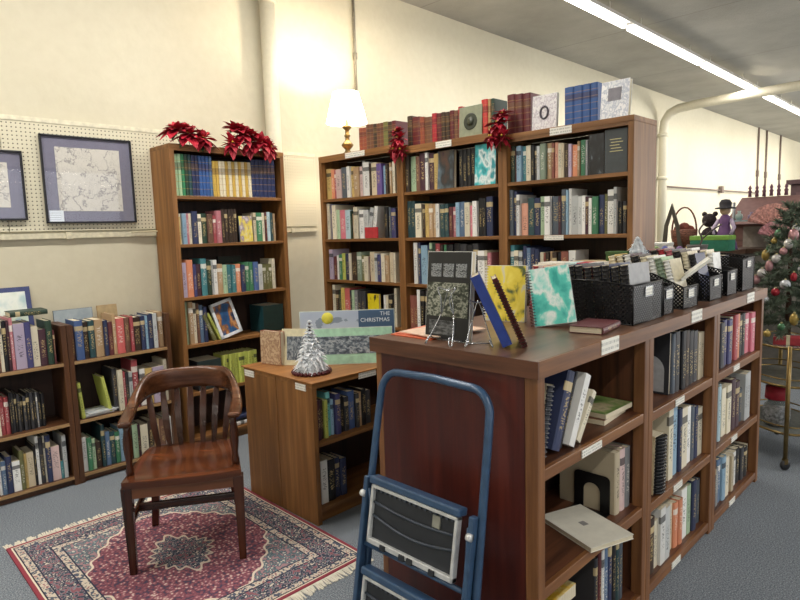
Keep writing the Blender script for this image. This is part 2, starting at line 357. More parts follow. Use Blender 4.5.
# ---- island counter
def island(y0,w,d,label,shelves,endp):
    g=thing('counter_bookcase',label,'bookcase',(-.935,y0,0),R90); mz=trimw('z'); mx=trimw('x')
    hh=1.11
    for k,x in enumerate((0,w-.03)):
        MB().box(x,.045,0,x+.03,d,hh).build('side_panel',maho('z') if (endp and k==0) else wood('brown_divider','3a2116','5f3a26',axis='z'),g)
        MB().box(x-(.0 if k==0 else .012),0,0,x+(.042 if k==0 else .03),.045,hh).build('front_post',mz,g,bevel=.003)
    if endp:
        MB().box(0,d,0,.04,d+.03,hh).build('corner_post',mz,g,bevel=.003)
        MB().box(0,.045,0,.0,d,0).v
    MB().box(.03,.36,.04,w-.03,.372,hh).build('back_panel',wood('shade_toned_back','1e120c','38241a',axis='z',rough=.6),g)  # same dark tone, the counter's inner shade painted in
    if d>.5: MB().box(.03,d-.01,.04,w-.03,d,hh).build('rear_panel',wood('shade_toned_back','1e120c','38241a',axis='z',rough=.6),g)
    for i,z in enumerate(shelves):
        o=MB().box(.03,.02,z-.025,w-.03,.36,z).build('shelf',wood('brown_divider','3a2116','5f3a26',axis='x'),g)
        e=MB().box(.042,.002,z-.038,w-.042,.02,z).build('shelf_edge',trimw('x'),o,bevel=.002)
        if y0<2 and i==2: MB().box(.27,-.002,z-.032,.41,.001,z-.006).build('shelf_tag',tag_mat(),o)
        if y0>2: MB().box(.28,-.002,z-.032,.38,.001,z-.004).build('shelf_tag',tag_mat(),o)
    MB().box(.042,.02,0,w-.042,.035,shelves[0]-.025).build('kick_board',mx,g)
    return g
island(1.505,.81,.665,'near bay of the long counter, with dark red end panel behind the ladder',(.06,.43,.815),True)
island(2.316,.80,.665,'middle bay of the long counter bookcases',(.06,.415,.80),False)
island(3.117,.82,.37,'far bay of the long counter bookcases, beside the brass trolley',(.06,.415,.80),False)
# worktop
b=MB(); b.prism([(-.93,1.495),(-.93,3.945),(-1.33,3.945),(-1.33,3.12),(-1.645,3.12),(-1.645,1.495)],1.11,1.16)
t=NT('worn_worktop'); c=t.coord(); n1=t.noise(t.mapping(c,(26,1.6,26)),1,5,.6); n2=t.noise(c,3.5,4,.6)
wt=t.fin(t.mix(t.math('MULTIPLY',n2,.55),t.ramp(n1,[(.35,'4d3426'),(.65,'7a5640')]),lin('6a5548')),.3,bump=n1,bstr=.06,bdist=.002)
o=b.build('worktop',[wt],fix=True,bevel=.004); tag(o,'long brown wooden worktop over the counter bookcases','worktop')
o2=MB(); o2.box(-.929,1.495,1.108,-.922,3.945,1.161); e=o2.build('front_edge',trimw('y')); e.parent=o
o2=MB(); o2.box(-1.645,1.488,1.108,-.922,1.495,1.161); e=o2.build('end_edge',wood('brown_divider','3a2116','5f3a26',axis='x')); e.parent=o
for y in (1.88,2.72,3.54):
    MB().box(-.922,y,1.115,-.919,y+.13,1.165).build('shelf_tag',tag_mat(),o)
# ---------------------------------------------------------------- books
PG=pages_mat()
BR=random.Random(1)
def book_mesh(w,h,d,col,kind=0,soft=False,name='book'):
    me=MB(); tt=.0022 if not soft else .0008; ov=.003 if not soft else 0; sr=min(.006,w*.25) if not soft else .001
    outer=[(0,d),(0,sr)]+[(w/2-math.cos(PI*k/4)*w/2, sr-math.sin(PI*k/4)*sr) for k in (1,2,3)]+[(w,sr),(w,d)]
    inner=[(tt,d),(tt,sr+tt)]+[(w/2-math.cos(PI*k/4)*(w/2-tt), sr+tt-math.sin(PI*k/4)*sr*.6) for k in (1,2,3)]+[(w-tt,sr+tt),(w-tt,d)]
    n=len(outer); v=[(x,y,z) for z in (0,h) for x,y in outer]+[(x,y,z) for z in (0,h) for x,y in inner]
    f=[]
    for i in range(n-1):
        f.append((i,i+1,n+i+1,n+i)); f.append((2*n+i+1,2*n+i,3*n+i,3*n+i+1))
        f.append((n+i,n+i+1,3*n+i+1,3*n+i)); f.append((i+1,i,2*n+i,2*n+i+1))
    f.append((0,n,3*n,2*n)); f.append((n-1,3*n-1,4*n-1,2*n-1))
    me.add(v,f,0)
    me.box(tt,sr+tt+.001,ov*.6+.001,w-tt,d-ov-.001,h-ov-.001,1)
    o=me.build(name,[cover_mat(col,kind),PG]); dat=o.data
    a=dat.attributes.new('gen','FLOAT_VECTOR','POINT'); fl=[]
    for p in me.v: fl+=[p[0]/w,p[1]/d,p[2]/h]
    a.data.foreach_set('vector',fl); BR.seed(int(w*1e5+h*1e6)+len(bpy.data.meshes)); rv=BR.random()
    a=dat.attributes.new('rnd','FLOAT','POINT'); a.data.foreach_set('value',[rv]*len(me.v))
    return o
ORD=['','first','second','third','fourth','fifth','sixth','seventh','eighth','ninth','tenth','eleventh','twelfth']
ROWS={
  'A1':(0.803,0.800,'brown:5:300 cream:18:302 black:23:301 plum:16:300 rose:21:314 lavender:57:276 indigo:34:280 cream:38:246 plum:42:225 dark_green:36:273 maroon:12:209'),
  'A2':(0.768,0.415,'cream:12:245 crimson:25:235 crimson:25:229 black:10:253 charcoal:17:250 black:14:240 charcoal:14:234 black:16:213 charcoal:18:213 black:18:233 charcoal:19:230 black:16:226 grey:11:223 black:18:220 black:19:209'),
  'A3':(0.736,0.060,'white:13:211 steel_blue:26:205 navy:31:227 white:41:186 olive:23:242 gold:17:217 beige:38:217 black:14:249 white:17:307 charcoal:24:294 cream:11:297 navy:28:300 pale_pink:47:218 teal:18:112 pale_grey:22:276'),
  'B1':(1.138,0.800,'brown:24:222 blue:58:253 dark_brown:39:238 dark_teal:43:242 tan:61:244 navy:31:234 maroon:35:220 tan:27:268 red:62:235 brown:43:233 crimson:24:239 dark_brown:58:229 navy:34:233 light_blue:20:230 navy:40:241 pale_grey:31:242 rust:15:119 tan:41:246'),
  'B2':(1.422,0.415,'charcoal:32:290 cream:33:274 crimson:19:260 charcoal:24:251 pale_grey:24:251 crimson:44:328 black:14:259 white:40:254 gold:56:251 lavender:82:253 cream:26:295'),
  'B3':(1.123,0.060,'white:36:230 green:33:221 pale_green:27:205 dark_brown:42:174 dark_teal:27:283 steel_blue:35:231 dark_teal:36:221 green:32:213 light_blue:41:234 dark_brown:51:260 pale_green:41:233 plum:25:225 cream:57:215 dark_brown:47:233 tan:48:237 brown:49:225 white:41:231'),
  'C1':(1.942,1.845,'pale_green:27:289 pale_green:26:291 green:26:291 dark_green:26:291 dark_teal:26:291 navy:27:289 navy:26:288 blue:27:288 blue:28:288 blue:27:288 steel_blue:24:288 gold:27:257 gold:26:259 cream:26:259 cream:27:260 gold:26:260 cream:27:261 gold:27:261 cream:27:262 gold:28:263 cream:28:263 gold:27:264 cream:30:264 navy:35:286 navy:35:289 navy:35:290 navy:36:291 navy:36:292 navy:37:293'),
  'C2':(1.948,1.505,'gold:14:194 cream:13:216 light_blue:34:218 rose:23:218 cream:20:218 navy:42:233 cream:27:213 dark_green:48:218 brown:44:213 crimson:31:203 rose:41:238 dark_brown:26:248 dark_brown:27:248 dark_brown:26:248 dark_brown:27:249 dark_brown:26:249'),
  'C2b':(2.561,1.505,'beige:25:223 green:50:223 cream:25:223 maroon:19:229 pale_blue:32:229 dark_teal:25:223 tan:20:218'),
  'C3':(1.949,1.125,'lavender:34:250 orange:49:268 indigo:24:236 plum:39:234 teal:44:272 dark_green:36:254 pale_grey:20:258 white:29:257 tan:43:224 pale_green:39:216 teal:41:214 teal:35:212 orange:41:215 navy:36:207 green:37:226 green:36:224 blue:44:222 pale_grey:37:203 olive:32:201 olive:32:199 olive:30:198 cream:28:240'),
  'C4':(1.925,0.780,'pale_green:41:310 tan:35:311 cream:26:298 brown:22:291 steel_blue:30:278 navy:29:265'),
  'C5':(2.227,0.380,'yellow_green:25:237 yellow_green:26:235 yellow_green:26:235 yellow_green:26:235 yellow_green:26:235 yellow_green:27:234 yellow_green:26:234 yellow_green:27:234 yellow_green:30:233 yellow_green:27:233 yellow_green:29:233'),
  'D1':(-4.044,1.835,'gold:67:252 orange:46:243 crimson:32:231 pale_pink:64:235 slate:63:245 white:38:248 gold:49:244 tan:60:231 pale_pink:36:234 pale_grey:29:269 white:64:257 dark_brown:17:245 beige:63:249 purple:57:235 light_blue:40:216 dark_brown:26:220 tan:28:232 dark_brown:24:222 cream:26:234'),
  'D2':(-4.041,1.500,'cream:34:299 indigo:33:293 cream:47:283 pale_green:39:240 pink:77:237 pale_blue:69:234 dark_green:15:224 tan:28:199 cream:49:253 grey:18:236 white:48:226 pale_grey:58:224'),
  'D2b':(-3.344,1.500,'black:33:236 slate:22:235 indigo:49:225'),
  'D3':(-4.037,1.165,'lavender:47:253 maroon:44:194 white:19:203 green:39:211 yellow_green:43:220 navy:67:220 cream:22:220 dark_brown:74:228 sage:55:232 olive:36:205 cream:47:197 maroon:24:197 beige:52:233 pale_grey:29:221 indigo:40:213 cream:39:221 tan:45:206 beige:38:229 indigo:22:222 cream:21:226'),
  'D4':(-4.013,0.820,'cream:34:297 dark_brown:33:251 dark_green:33:253 yellow:46:276 red:64:274 charcoal:26:259 pale_green:31:261 grey:44:263 charcoal:43:261 charcoal:49:259'),
  'D4b':(-3.360,0.820,'cream:23:241 black:39:243 black:27:245 cream:25:300'),
  'E1':(-3.128,1.820,'dark_brown:37:265 pale_green:66:251 brown:39:245 plum:58:268 white:25:263 plum:50:255 gold:42:245 tan:22:251 plum:41:247'),
  'E2':(-3.106,1.500,'dark_teal:40:266 dark_teal:42:264 cream:59:243 dark_brown:25:236 gold:39:239 tan:41:237 tan:37:235 white:33:233 dark_teal:42:226 dark_teal:34:229 maroon:35:205 rose:37:203 light_blue:35:232 steel_blue:45:234 cream:45:227 pink:20:204 white:37:233 black:33:252 black:32:246 navy:52:256'),
  'E3':(-3.043,1.165,'white:36:316 navy:23:306 light_blue:65:282 navy:25:286 pale_green:26:300 dark_green:37:295 crimson:41:295 dark_brown:23:285 green:34:285 black:59:285 black:59:294 charcoal:57:289 black:56:284 charcoal:44:292 white:55:244 cream:23:244 rose:32:231'),
  'E4':(-3.178,0.820,'rust:86:258 white:29:305 black:78:316 charcoal:58:310 black:90:305'),
  'F1':(-2.207,1.835,'dark_green:35:224 maroon:19:211 light_blue:35:217 teal:28:213 cream:33:214 black:24:211 charcoal:26:205 pale_grey:21:201 sage:38:211 tan:36:211 rust:18:208 salmon:24:210 cream:26:202 beige:18:198 dark_brown:27:192 lavender:20:189 orange:39:181 tan:15:196 green:34:201 grey:14:198 white:26:200'),
  'F2':(-2.209,1.505,'slate:30:285 navy:23:274 white:23:253 salmon:52:198 dark_teal:50:228 navy:44:225 pale_green:32:232 white:37:230 slate:53:227 plum:21:225 slate:30:264 light_blue:15:258 white:18:266 pale_grey:42:224 pale_grey:25:217 white:21:220 plum:23:214 white:19:204 green:37:211 navy:33:218 olive:19:221 white:41:244 pale_grey:18:255 black:26:177 charcoal:24:176'),
  'F3':(-2.208,1.165,'teal:34:279 cream:30:246 pale_grey:28:240 navy:26:273 steel_blue:32:262 navy:31:262 navy:31:256 cream:25:235 rust:18:230 dark_brown:24:235 tan:24:240 dark_brown:30:235 black:29:235 rust:47:241 white:45:246'),
  'T1':(-3.634,2.180,'rust:88:182 brown:39:194 brown:39:191 dark_brown:38:189 brown:37:186 brown:37:185 olive:49:187 dark_brown:43:181 maroon:41:182'),
  'T2':(-3.100,2.150,'dark_brown:47:220 maroon:74:205 rust:45:196 brown:71:187 crimson:44:204 maroon:43:197 dark_brown:37:198 dark_brown:39:194 maroon:38:198 brown:36:192 crimson:35:211'),
  'T3':(-2.431,2.140,'red:50:224 tan:25:220 dark_green:25:219'),
  'T4':(-2.231,2.120,'maroon:59:249 maroon:55:242 maroon:55:238'),
  'T5':(-1.832,2.120,'blue:58:220 blue:55:219 blue:47:218 blue:44:218'),
  'L1':(1.887,0.450,'plum:29:221 dark_brown:23:215 yellow_green:26:210 aqua:32:246 light_blue:21:198 indigo:36:228 black:32:202 charcoal:32:195 blue:50:218 charcoal:25:197 tan:25:198 black:34:211 charcoal:43:196'),
  'L2':(1.866,0.090,'dark_green:30:241 white:46:242 black:57:232 navy:41:224 navy:44:212'),
  'I2a':(2.670,0.820,'slate:33:267 charcoal:66:271 black:52:267 dark_brown:53:262 black:65:252 charcoal:68:243 beige:89:228'),
  'I2b':(2.627,0.420,'cream:56:344 light_blue:81:337 navy:43:295 cream:74:286 white:64:275 slate:44:267 navy:49:256 cream:63:238'),
  'I2c':(2.411,0.060,'dark_brown:83:246 cream:50:215 white:58:257 pale_grey:57:242 pale_grey:41:229 beige:41:225 orange:99:222 white:74:248 pale_green:61:242 navy:57:252 slate:87:228'),
  'I3a':(3.236,0.820,'maroon:56:228 charcoal:68:235 indigo:70:241 indigo:73:236 cream:62:240 crimson:64:248 orange:52:245 black:123:239 pink:159:231'),
  'I3b':(3.274,0.420,'pale_blue:89:293 cream:133:266 plum:70:284 plum:72:257 black:50:203 slate:40:193 pale_grey:108:272'),
  'I3c':(3.229,0.060,'charcoal:43:253 grey:59:206 steel_blue:60:239 light_blue:62:241 cream:64:222 beige:89:204 white:96:198 black:78:201 charcoal:66:191 black:67:177 cream:54:172'),
}
SOFT={'white','cream','pale_grey','beige','yellow','lavender','pale_pink'}
ROWINFO={ # phrase, axis, group
'A1':'top shelf, leftmost low case','A2':'middle shelf, leftmost low case','A3':'bottom shelf, leftmost low case',
'B1':'top shelf, low case behind armchair','B2':'middle shelf, low case behind armchair','B3':'bottom shelf, low case behind armchair',
'C1':'top shelf under the poinsettias','C2':'second shelf under the poinsettias','C3':'third shelf under the poinsettias','C4':'fourth shelf under the poinsettias','C5':'lowest shelf under the poinsettias',
'D1':'top shelf, case under lamp','D2':'second shelf, case under lamp','D3':'third shelf, case under lamp','D4':'fourth shelf, case under lamp',
'E1':'top shelf, middle tall case','E2':'second shelf, middle tall case','E3':'third shelf, middle tall case','E4':'fourth shelf, middle tall case',
'F1':'top shelf, rightmost tall case','F2':'second shelf, rightmost tall case','F3':'third shelf, rightmost tall case',
'T':'on top of tall cases','L1':'upper shelf, low oak case','L2':'lower shelf, low oak case',
'I2a':'top shelf, middle counter bay','I2b':'middle shelf, middle counter bay','I2c':'bottom shelf, middle counter bay',
'I3a':'top shelf, far counter bay','I3b':'middle shelf, far counter bay','I3c':'bottom shelf, far counter bay'}
REG={}   # phrase -> list of (u, colourword, obj)
def noun(key):
    if key=='C1' or key[0]=='T': return 'volume'
    return 'book'
def shelve(key):
    u,z,spec=ROWS[key]
    base=key[:2] if key[:2] in ROWINFO else key
    if key[0]=='T': base='T'
    if key in ROWINFO: base=key
    elif key in ('C2b','D2b','D4b'): base=key[:2]
    ph=ROWINFO[base]; rnd=random.Random(key)
    wall=key[0] in 'ABCLI'
    fx={'A':-4.105,'B':-4.105,'C':-4.105,'L':-2.505,'I':-.96}.get(key[0]); fy={'T':3.25}.get(key[0],3.22)
    zz={'A1':.795,'B1':.795,'A2':.41,'B2':.41,'A3':.06,'B3':.06,'C1':1.843,'C2':1.503,'C3':1.122,'C4':.775,'C5':.42,'D1':1.832,'E1':1.832,'F1':1.832,'D2':1.5,'E2':1.5,'F2':1.5,'D3':1.16,'E3':1.16,'F3':1.16,'D4':.815,'E4':.815,
        'L1':.445,'L2':.085,'I2a':.80,'I2b':.415,'I2c':.06,'I3a':.80,'I3b':.415,'I3c':.06,'T1':2.185,'T2':2.155,'T3':2.155,'T4':2.125,'T5':2.125}.get(base if key[0]!='T' else key)
    clear={'A1':.6,'B1':.6,'A2':.355,'B2':.355,'A3':.32,'B3':.32,'C1':.315,'C2':.31,'C3':.35,'C4':.32,'C5':.32,'D1':.30,'E1':.27,'F1':.25,'D2':.305,'E2':.305,'F2':.305,'D3':.31,'E3':.31,'F3':.31,'D4':.31,'E4':.31,'L1':.29,'L2':.32,'I2a':.3,'I3a':.3,'I2b':.345,'I3b':.345,'I2c':.315,'I3c':.315}.get(base,9)
    kind=1 if key[0]=='T' or key=='C1' else 0
    lo,hi={'A':(.232,1.128),'B':(1.194,1.79),'C':(1.943,2.807),'D':(-4.056,-3.173),'E':(-3.107,-2.268),'F':(-2.202,-1.428),'L':(1.862,2.798),'T':(-9,9)}.get(key[0]) or {'I2':(2.36,3.07),'I3':(3.161,3.89)}[key[:2]]
    its=[i.split(':') for i in spec.split()]; tot=sum(int(i[1]) for i in its)/1000
    u=max(u,lo); fit=min(1,(hi-u)/tot)
    for it in spec.split():
        c,w,h=it.split(':'); w=int(w)/1000*fit; h=int(h)/1000
        parts=1 if w<.078 else (2 if w<.15 else 3)
        for q in range(parts):
            ww=w/parts; hh=min(h,clear-.008)-(rnd.random()*.006 if parts>1 else 0)
            d=min(.235,max(.12,hh*.72+rnd.uniform(-.015,.015)))
            if key[0]=='T': d=.15
            if key[0]=='A' or key[0]=='B': d=min(d,.19)
            gap=.0012; sb=rnd.uniform(0,.022) if kind==0 else rnd.uniform(0,.003)
            if key in('A2',): sb+=.03
            if key[0]=='L' or key=='C4': sb+=.015
            o=book_mesh(ww-gap,hh,d,c,kind,soft=(c in SOFT and kind==0),name='book' if noun(key)=='book' else 'hardback_volume')
            if wall: o.location=(fx-sb,u,zz+.0005); o.rotation_euler=(0,0,R90)
            else: o.location=(u,fy+sb,zz+.0005)
            REG.setdefault((ph,noun(key)),[]).append((u,c.replace('_',' '),o))
            u+=ww
for k in ROWS: shelve(k)

def label_books():
    for (ph,nn),L in REG.items():
        L.sort(key=lambda a:a[0]); n=len(L); used={}
        cols=[c for _,c,_ in L]
        for i,(u,c,o) in enumerate(L):
            same=[j for j in range(n) if cols[j]==c]
            if len(same)==1: lab='%s %s, %s'%(c,nn,ph)
            else:
                a=cols[i-1] if i else None; b=cols[i+1] if i<n-1 else None
                trip=[j for j in same if (cols[j-1] if j else None)==a and (cols[j+1] if j<n-1 else None)==b]
                if len(trip)==1 and a and b and a!=b and a!=c and b!=c: lab='%s %s between %s and %s ones, %s'%(c,nn,a,b,ph)
                else:
                    k=same.index(i)+1; m=len(same)
                    if k==m: pos='rightmost'
                    elif k==1: pos='leftmost'
                    else: pos=ORD[k]+' from left'
                    lab='%s of %s %s %ss, %s'%(pos,['','','two','three','four','five','six','seven','eight','nine','ten','eleven','twelve'][m] if m<=12 else 'the',c,nn,ph)
            lab=' '.join(lab.split()); 
            tag(o,lab,'book','%ss on the %s'%(nn,ph) if 'top of' not in ph else 'old volumes on top of the tall cases')
label_books()
# ------- hand placed books
def facebook(name,lab,cat,loc,rz,w,h,d,cover,tilt=0,spine='white',extra=None,group=None,roll=0):
    """book or box shown cover first: local x width, cover at y=0 facing -y, thickness +y"""
    g=thing(name,lab,cat,loc,0,group,rot=(-tilt,roll,rz)) if not roll else thing(name,lab,cat,loc,0,group,rot=(-tilt,roll,rz))
    MB().box(0,0,0,w,.003,h).box(0,d-.003,0,w,d,h).box(0,.003,0,.003,d-.003,h).build('cover',[plain('cover_'+spine,PAL[spine],.5)],g)
    MB().box(.003,.003,.003,w-.003,d-.003,h-.003).build('pages',PG,g)
    MB().box(.002,-.001,.002,w-.002,0,h-.002).build('cover_picture',cover,g)
    return g
def clothbook(lab,loc,rot,w,h,d,col,name='book',kind=0,soft=False,group=None):
    if 0<rot[1]<1.5: loc=(loc[0],loc[1],loc[2]+w*math.sin(rot[1]))
    o=book_mesh(w,h,d,col,kind,soft,name); o.location=loc; o.rotation_euler=rot; return tag(o,lab,'book',group)
def combbook(lab,loc,rot,w,h,d,col,comb='black',name='comb_bound_book',group=None,cat='book',n=None):
    """plastic comb bound book, spine at y=0"""
    if 0<rot[1]<1.5: loc=(loc[0],loc[1],loc[2]+w*math.sin(rot[1]))
    g=thing(name,lab,cat,loc,0,group,rot=rot)
    MB().box(0,.008,0,.0015,d,h).box(w-.0015,.008,0,w,d,h).build('cover',plain('cover_'+col,PAL[col],.5),g)
    MB().box(.002,.010,.002,w-.002,d-.002,h-.002).build('pages',PG,g)
    b=MB(); r=w*.45; n=n or max(8,int(h/.014))
    for k in range(n):
        z=h*.03+(h*.94)*k/(n-1); b.tube([(w/2+r*math.cos(a),.008+r*.55*math.sin(a),z) for a in [PI*1.0+PI*j/6 for j in range(7)]],.0035,5,0)
    b.prism([(w/2+r*.86*math.cos(a),.008+r*.42*math.sin(a)) for a in [PI+PI*j/6 for j in range(7)]],.004,h-.004)
    b.build('comb_binding',plain('comb_'+comb,PAL[comb],.35),g)
    return g
# left low case odds
clothbook('yellow-green book leaning inside left end, middle shelf behind armchair',(-4.115,1.216,.412),(0,math.radians(-4),R90),.022,.235,.16,'yellow_green')
clothbook('yellow-green book leaning beside charcoal book, middle shelf behind armchair',(-4.115,1.385,.4215),(0,math.radians(-9),R90),.02,.24,.16,'yellow_green')
pm=art('loose_papers',[(.4,'d9d9d6'),(.6,'aab4bd')],5)
for k in range(3):
    o=MB().box(0,0,0,.15,.19,.008).build('magazine',pm,None,(-4.27+.01*k,1.225+.008*k,.413+.0085*k),(0,0,.05*k)); tag(o,['lowest','middle','top'][k]+' of three pale magazines lying flat in the low case','magazine','magazines lying in the low case')
# pictures standing on the low cases
g=facebook('framed_picture','pale landscape picture in blue frame on the leftmost low case','picture',(-4.328,.66,.797),R90,.40,.48,.014,plain('blue_frame','3d4674',.5),tilt=.16,spine='navy')
MB().box(.03,-.004,.03,.37,-.001,.45).build('inner_picture',art('pale_landscape',[(.3,'a9c2c4'),(.45,'dfe4dc'),(.6,'c9d7c8'),(.7,'7fa0b8')],2.5,3,seed=3),g)
facebook('picture_book','grey-blue landscape format book behind the books on low case','book',(-4.335,1.17,.797),R90,.24,.305,.01,art('grey_blue_cover',[(.35,'8f9ba3'),(.55,'a3adb2'),(.7,'727d86')],2.5,3,seed=9),tilt=.08,spine='slate')
facebook('landscape_book','tan book shown cover first behind the row, behind armchair','book',(-4.33,1.44,.797),R90,.13,.31,.012,plain('tan_cover','ab9670',.6),tilt=.08,spine='tan')
for nm,yy,cc,l in (('book',.97,'dark_green','dark green book lying flat on upright books, leftmost low case'),):
    o=book_mesh(.03,.2,.14,cc); o.location=(-4.13,1.08,1.11); o.rotation_euler=(0,-R90,R90); tag(o,l,'book')
# tall left case odds
g=facebook('picture_book','yellow and white illustrated book facing out, second shelf under poinsettias','book',(-4.11,2.43,1.504),R90,.115,.20,.012,art('yellow_flower_cover',[(.3,'c9c6b4'),(.45,'d8c64a'),(.6,'8a7c9a'),(.72,'e5e2d6')],3.2,3,seed=5),tilt=.06,spine='slate')
facebook('picture_book','dark book facing out behind the others, third shelf under poinsettias','book',(-4.34,2.36,1.123),R90,.2,.27,.012,plain('dark_green_cover','2c332b',.6),spine='charcoal')
clothbook('olive brown book leaning, fourth shelf under the poinsettias',(-4.12,2.165,.776),(0,math.radians(-22),R90),.028,.215,.17,'olive')
clothbook('yellow-green edged book leaning, fourth shelf under the poinsettias',(-4.12,2.215,.776),(0,math.radians(-24),R90),.018,.225,.17,'yellow_green')
g=thing('framed_picture','white framed picture of a seated figure leaning on the fourth shelf','picture',(-4.11,2.225,.778),0,None,rot=(-.16,math.radians(-14),R90))
f=MB(); W,Hh=.185,.275
for a in ((0,0,W,.022),(0,Hh-.022,W,Hh),(0,0,.022,Hh),(W-.022,0,W,Hh)): f.box(a[0],0,a[1],a[2],.015,a[3])
f.build('frame',plain('white_frame','dfe3e8',.35),g); MB().box(.02,.006,.02,W-.02,.012,Hh-.02).build('picture',art('figure_picture',[(.3,'20406a'),(.45,'2c5a8a'),(.52,'8a5a34'),(.6,'c98f5a'),(.7,'243450')],2.6,4,seed=12),g)
g=facebook('file_box','dark green box standing on the fourth shelf under the poinsettias','box',(-4.12,2.60,.776),R90,.19,.215,.2,plain('dark_green_box','20332f',.5),spine='dark_teal')
facebook('file_box','dark slate box beside the yellow-green volumes on the lowest shelf','box',(-4.12,2.02,.421),R90,.19,.22,.2,plain('dark_slate_box','2a3736',.5),spine='charcoal')
clothbook('blue book lying flat on the bottom shelf of the tall poinsettia case',(-4.12,2.55,.10+.03),(0,-R90,R90),.03,.24,.17,'navy')
clothbook('white book lying flat under the blue book, tall poinsettia case',(-4.12,2.56,.0815),(0,-R90,R90) ,.03,.25,.18,'white')
for o in list(COL.objects)[-2:]: o.location.y-=.0
# tall units odds
clothbook('pale grey book with red foot leaning, second shelf under the lamp',(-3.55,3.225,1.502),(0,math.radians(12),0),.04,.235,.16,'pale_grey')
clothbook('white book leaning beside grey one, second shelf under the lamp',(-3.5,3.225,1.502),(0,math.radians(11),0),.04,.245,.16,'white')
facebook('picture_book','book with red lower cover facing out, second shelf under lamp','book',(-3.56,3.215,1.502),0,.15,.085,.006,plain('red_cover','b5343a',.5),spine='crimson')
facebook('picture_book','yellow book facing out, fourth shelf under the lamp','book',(-3.56,3.22,.8155),0,.13,.245,.02,art('yellow_cover',[(.3,'e0cf2a'),(.58,'d6c21f'),(.62,'3a3622')],3,3,seed=2),spine='yellow')
clothbook('white standing book behind yellow one, fourth shelf under lamp',(-3.40,3.24,.8155),(0,0,0),.02,.24,.16,'white')
facebook('picture_book','dark landscape painting book facing out, top shelf, middle tall case','book',(-2.80,3.225,1.8325),0,.15,.26,.03,art('dark_landscape_cover',[(.3,'5c4034'),(.45,'2f3335'),(.6,'5d6d78'),(.7,'8aa0b0')],1.6,4,seed=4),spine='dark_brown',tilt=.04)
facebook('picture_book','turquoise and white book facing out, top shelf, middle tall case','book',(-2.475,3.225,1.8325),0,.17,.265,.02,art('turquoise_cover',[(.3,'0f4a52'),(.45,'3fb6bd'),(.55,'dfe9e8'),(.65,'2b8a94')],2.4,3,seed=6),tilt=.05,spine='dark_teal')
for k,x in enumerate((-2.635,-2.60,-2.565,-2.53)):
    clothbook(['leftmost','second','third','rightmost'][k]+' of four black books between two facing out, middle tall case',(x,3.26,1.8325),(0,0,0),.033,.25,.16,'black')
clothbook('black book sticking out past the upright, third shelf, middle tall case',(-3.05,3.09,1.1605),(0,0,.0),.07,.29,.2,'black') if False else None
clothbook('pale blue book lying on top of the row, third shelf, middle tall case',(-2.85,3.24,1.49-.04),(0,-R90,0),.012,.2,.15,'pale_blue') if False else None
facebook('figurine_book','black book facing out, top shelf, rightmost tall case','book',(-1.665,3.23,1.8325),0,.09,.225,.03,art('black_cover',[(.5,'15161a'),(.66,'2c3036'),(.72,'6a737a')],3,2,seed=8),spine='black')
g=facebook('large_book','large dark grey book with gilt lines facing out, rightmost tall case','book',(-1.57,3.225,1.8325),0,.13,.235,.03,plain('dark_grey_cover','3d4346',.5),spine='charcoal')
b=MB()
for k in range(5): b.box(.03+.006*(k%2),-.002,.115+k*.016,.105-.01*(k%3),-.0012,.119+k*.016)
b.build('gilt_lines',plain('gilt','c8c08a',.4),g)
# on top of tall cases
g=facebook('picture_book','sage green book with dark medallion facing out on top of cases','book',(-2.61,3.24,2.1555),0,.19,.20,.03,plain('sage_cover','8b9078',.6),tilt=.05,spine='sage')
MB().lathe([(0.0001,0),(.03,0),(.03,.002)],20,M=Matrix(((1,0,0,.095),(0,0,-1,-.001),(0,1,0,.1),(0,0,0,1)))).lathe([(.05,0),(.055,0),(.055,.0015),(.05,.0015)],20,M=Matrix(((1,0,0,.095),(0,0,-1,-.001),(0,1,0,.1),(0,0,0,1)))).build('medallion',plain('dark_medallion','2f3526',.5),g)
g=facebook('picture_book','white book with dark oval wreath facing out on top of cases','book',(-2.04,3.235,2.126),0,.165,.205,.02,art('pale_lilac_pattern',[(.42,'dcd8dc'),(.5,'b5aab4'),(.55,'e2dfe0')],9,3,seed=1),tilt=.06,spine='white')
b=MB(); b.tube([(.082+.026*math.cos(a),-.003,.1+.036*math.sin(a)) for a in [2*PI*k/16 for k in range(16)]],.006,6,closed=True); b.build('wreath',plain('dark_wreath','4a4450',.5),g)
g=facebook('picture_book','white book with grey picture leaning at right end on top','book',(-1.60,3.225,2.126),0,.16,.205,.03,art('pale_blue_pattern',[(.4,'d8dade'),(.5,'a8b0c2'),(.58,'e4e4e6')],8,3,seed=11),tilt=.12,spine='white')
MB().box(.04,-.0025,.095,.115,-.001,.165).build('inset_picture',plain('grey_inset','85838c',.6),g)
# tan box book on the low case and display boards
facebook('tan_book','small tan book with brown print standing on the low oak case','book',(-3.12,1.935,.7825),math.radians(12),.165,.2,.035,art('tan_print',[(.42,'b79c7c'),(.5,'8d6a55'),(.56,'c2a98a')],8,4,seed=13),tilt=.03,spine='rust')
def board(lab,loc,rz,w,h,mat,tilt):
    g=thing('display_board',lab,'picture board',loc,0,None,rot=(-tilt,0,rz)); MB().box(0,0,0,w,.012,h).build('board',plain('board_white','c9d2c8',.6),g)
    MB().box(.004,-.0012,.004,w-.004,0,h-.004).build('picture',mat,g); return g
AR=math.radians(47)
t=NT('snow_scene_print'); g_=t.sep(t.coord('Generated')); n=t.noise(t.coord('Generated'),3.2,4)
base=t.ramp(g_[2],[(.0,'9cc7ad'),(.45,'a9cdb2'),(.5,'b9bfca'),(.9,'a9b3c6')]); dk=t.math('MULTIPLY',t.step(n,.6),t.step(g_[2],.42)); col=t.mix(t.math('MULTIPLY',dk,.6),base,lin('5a6a78'))
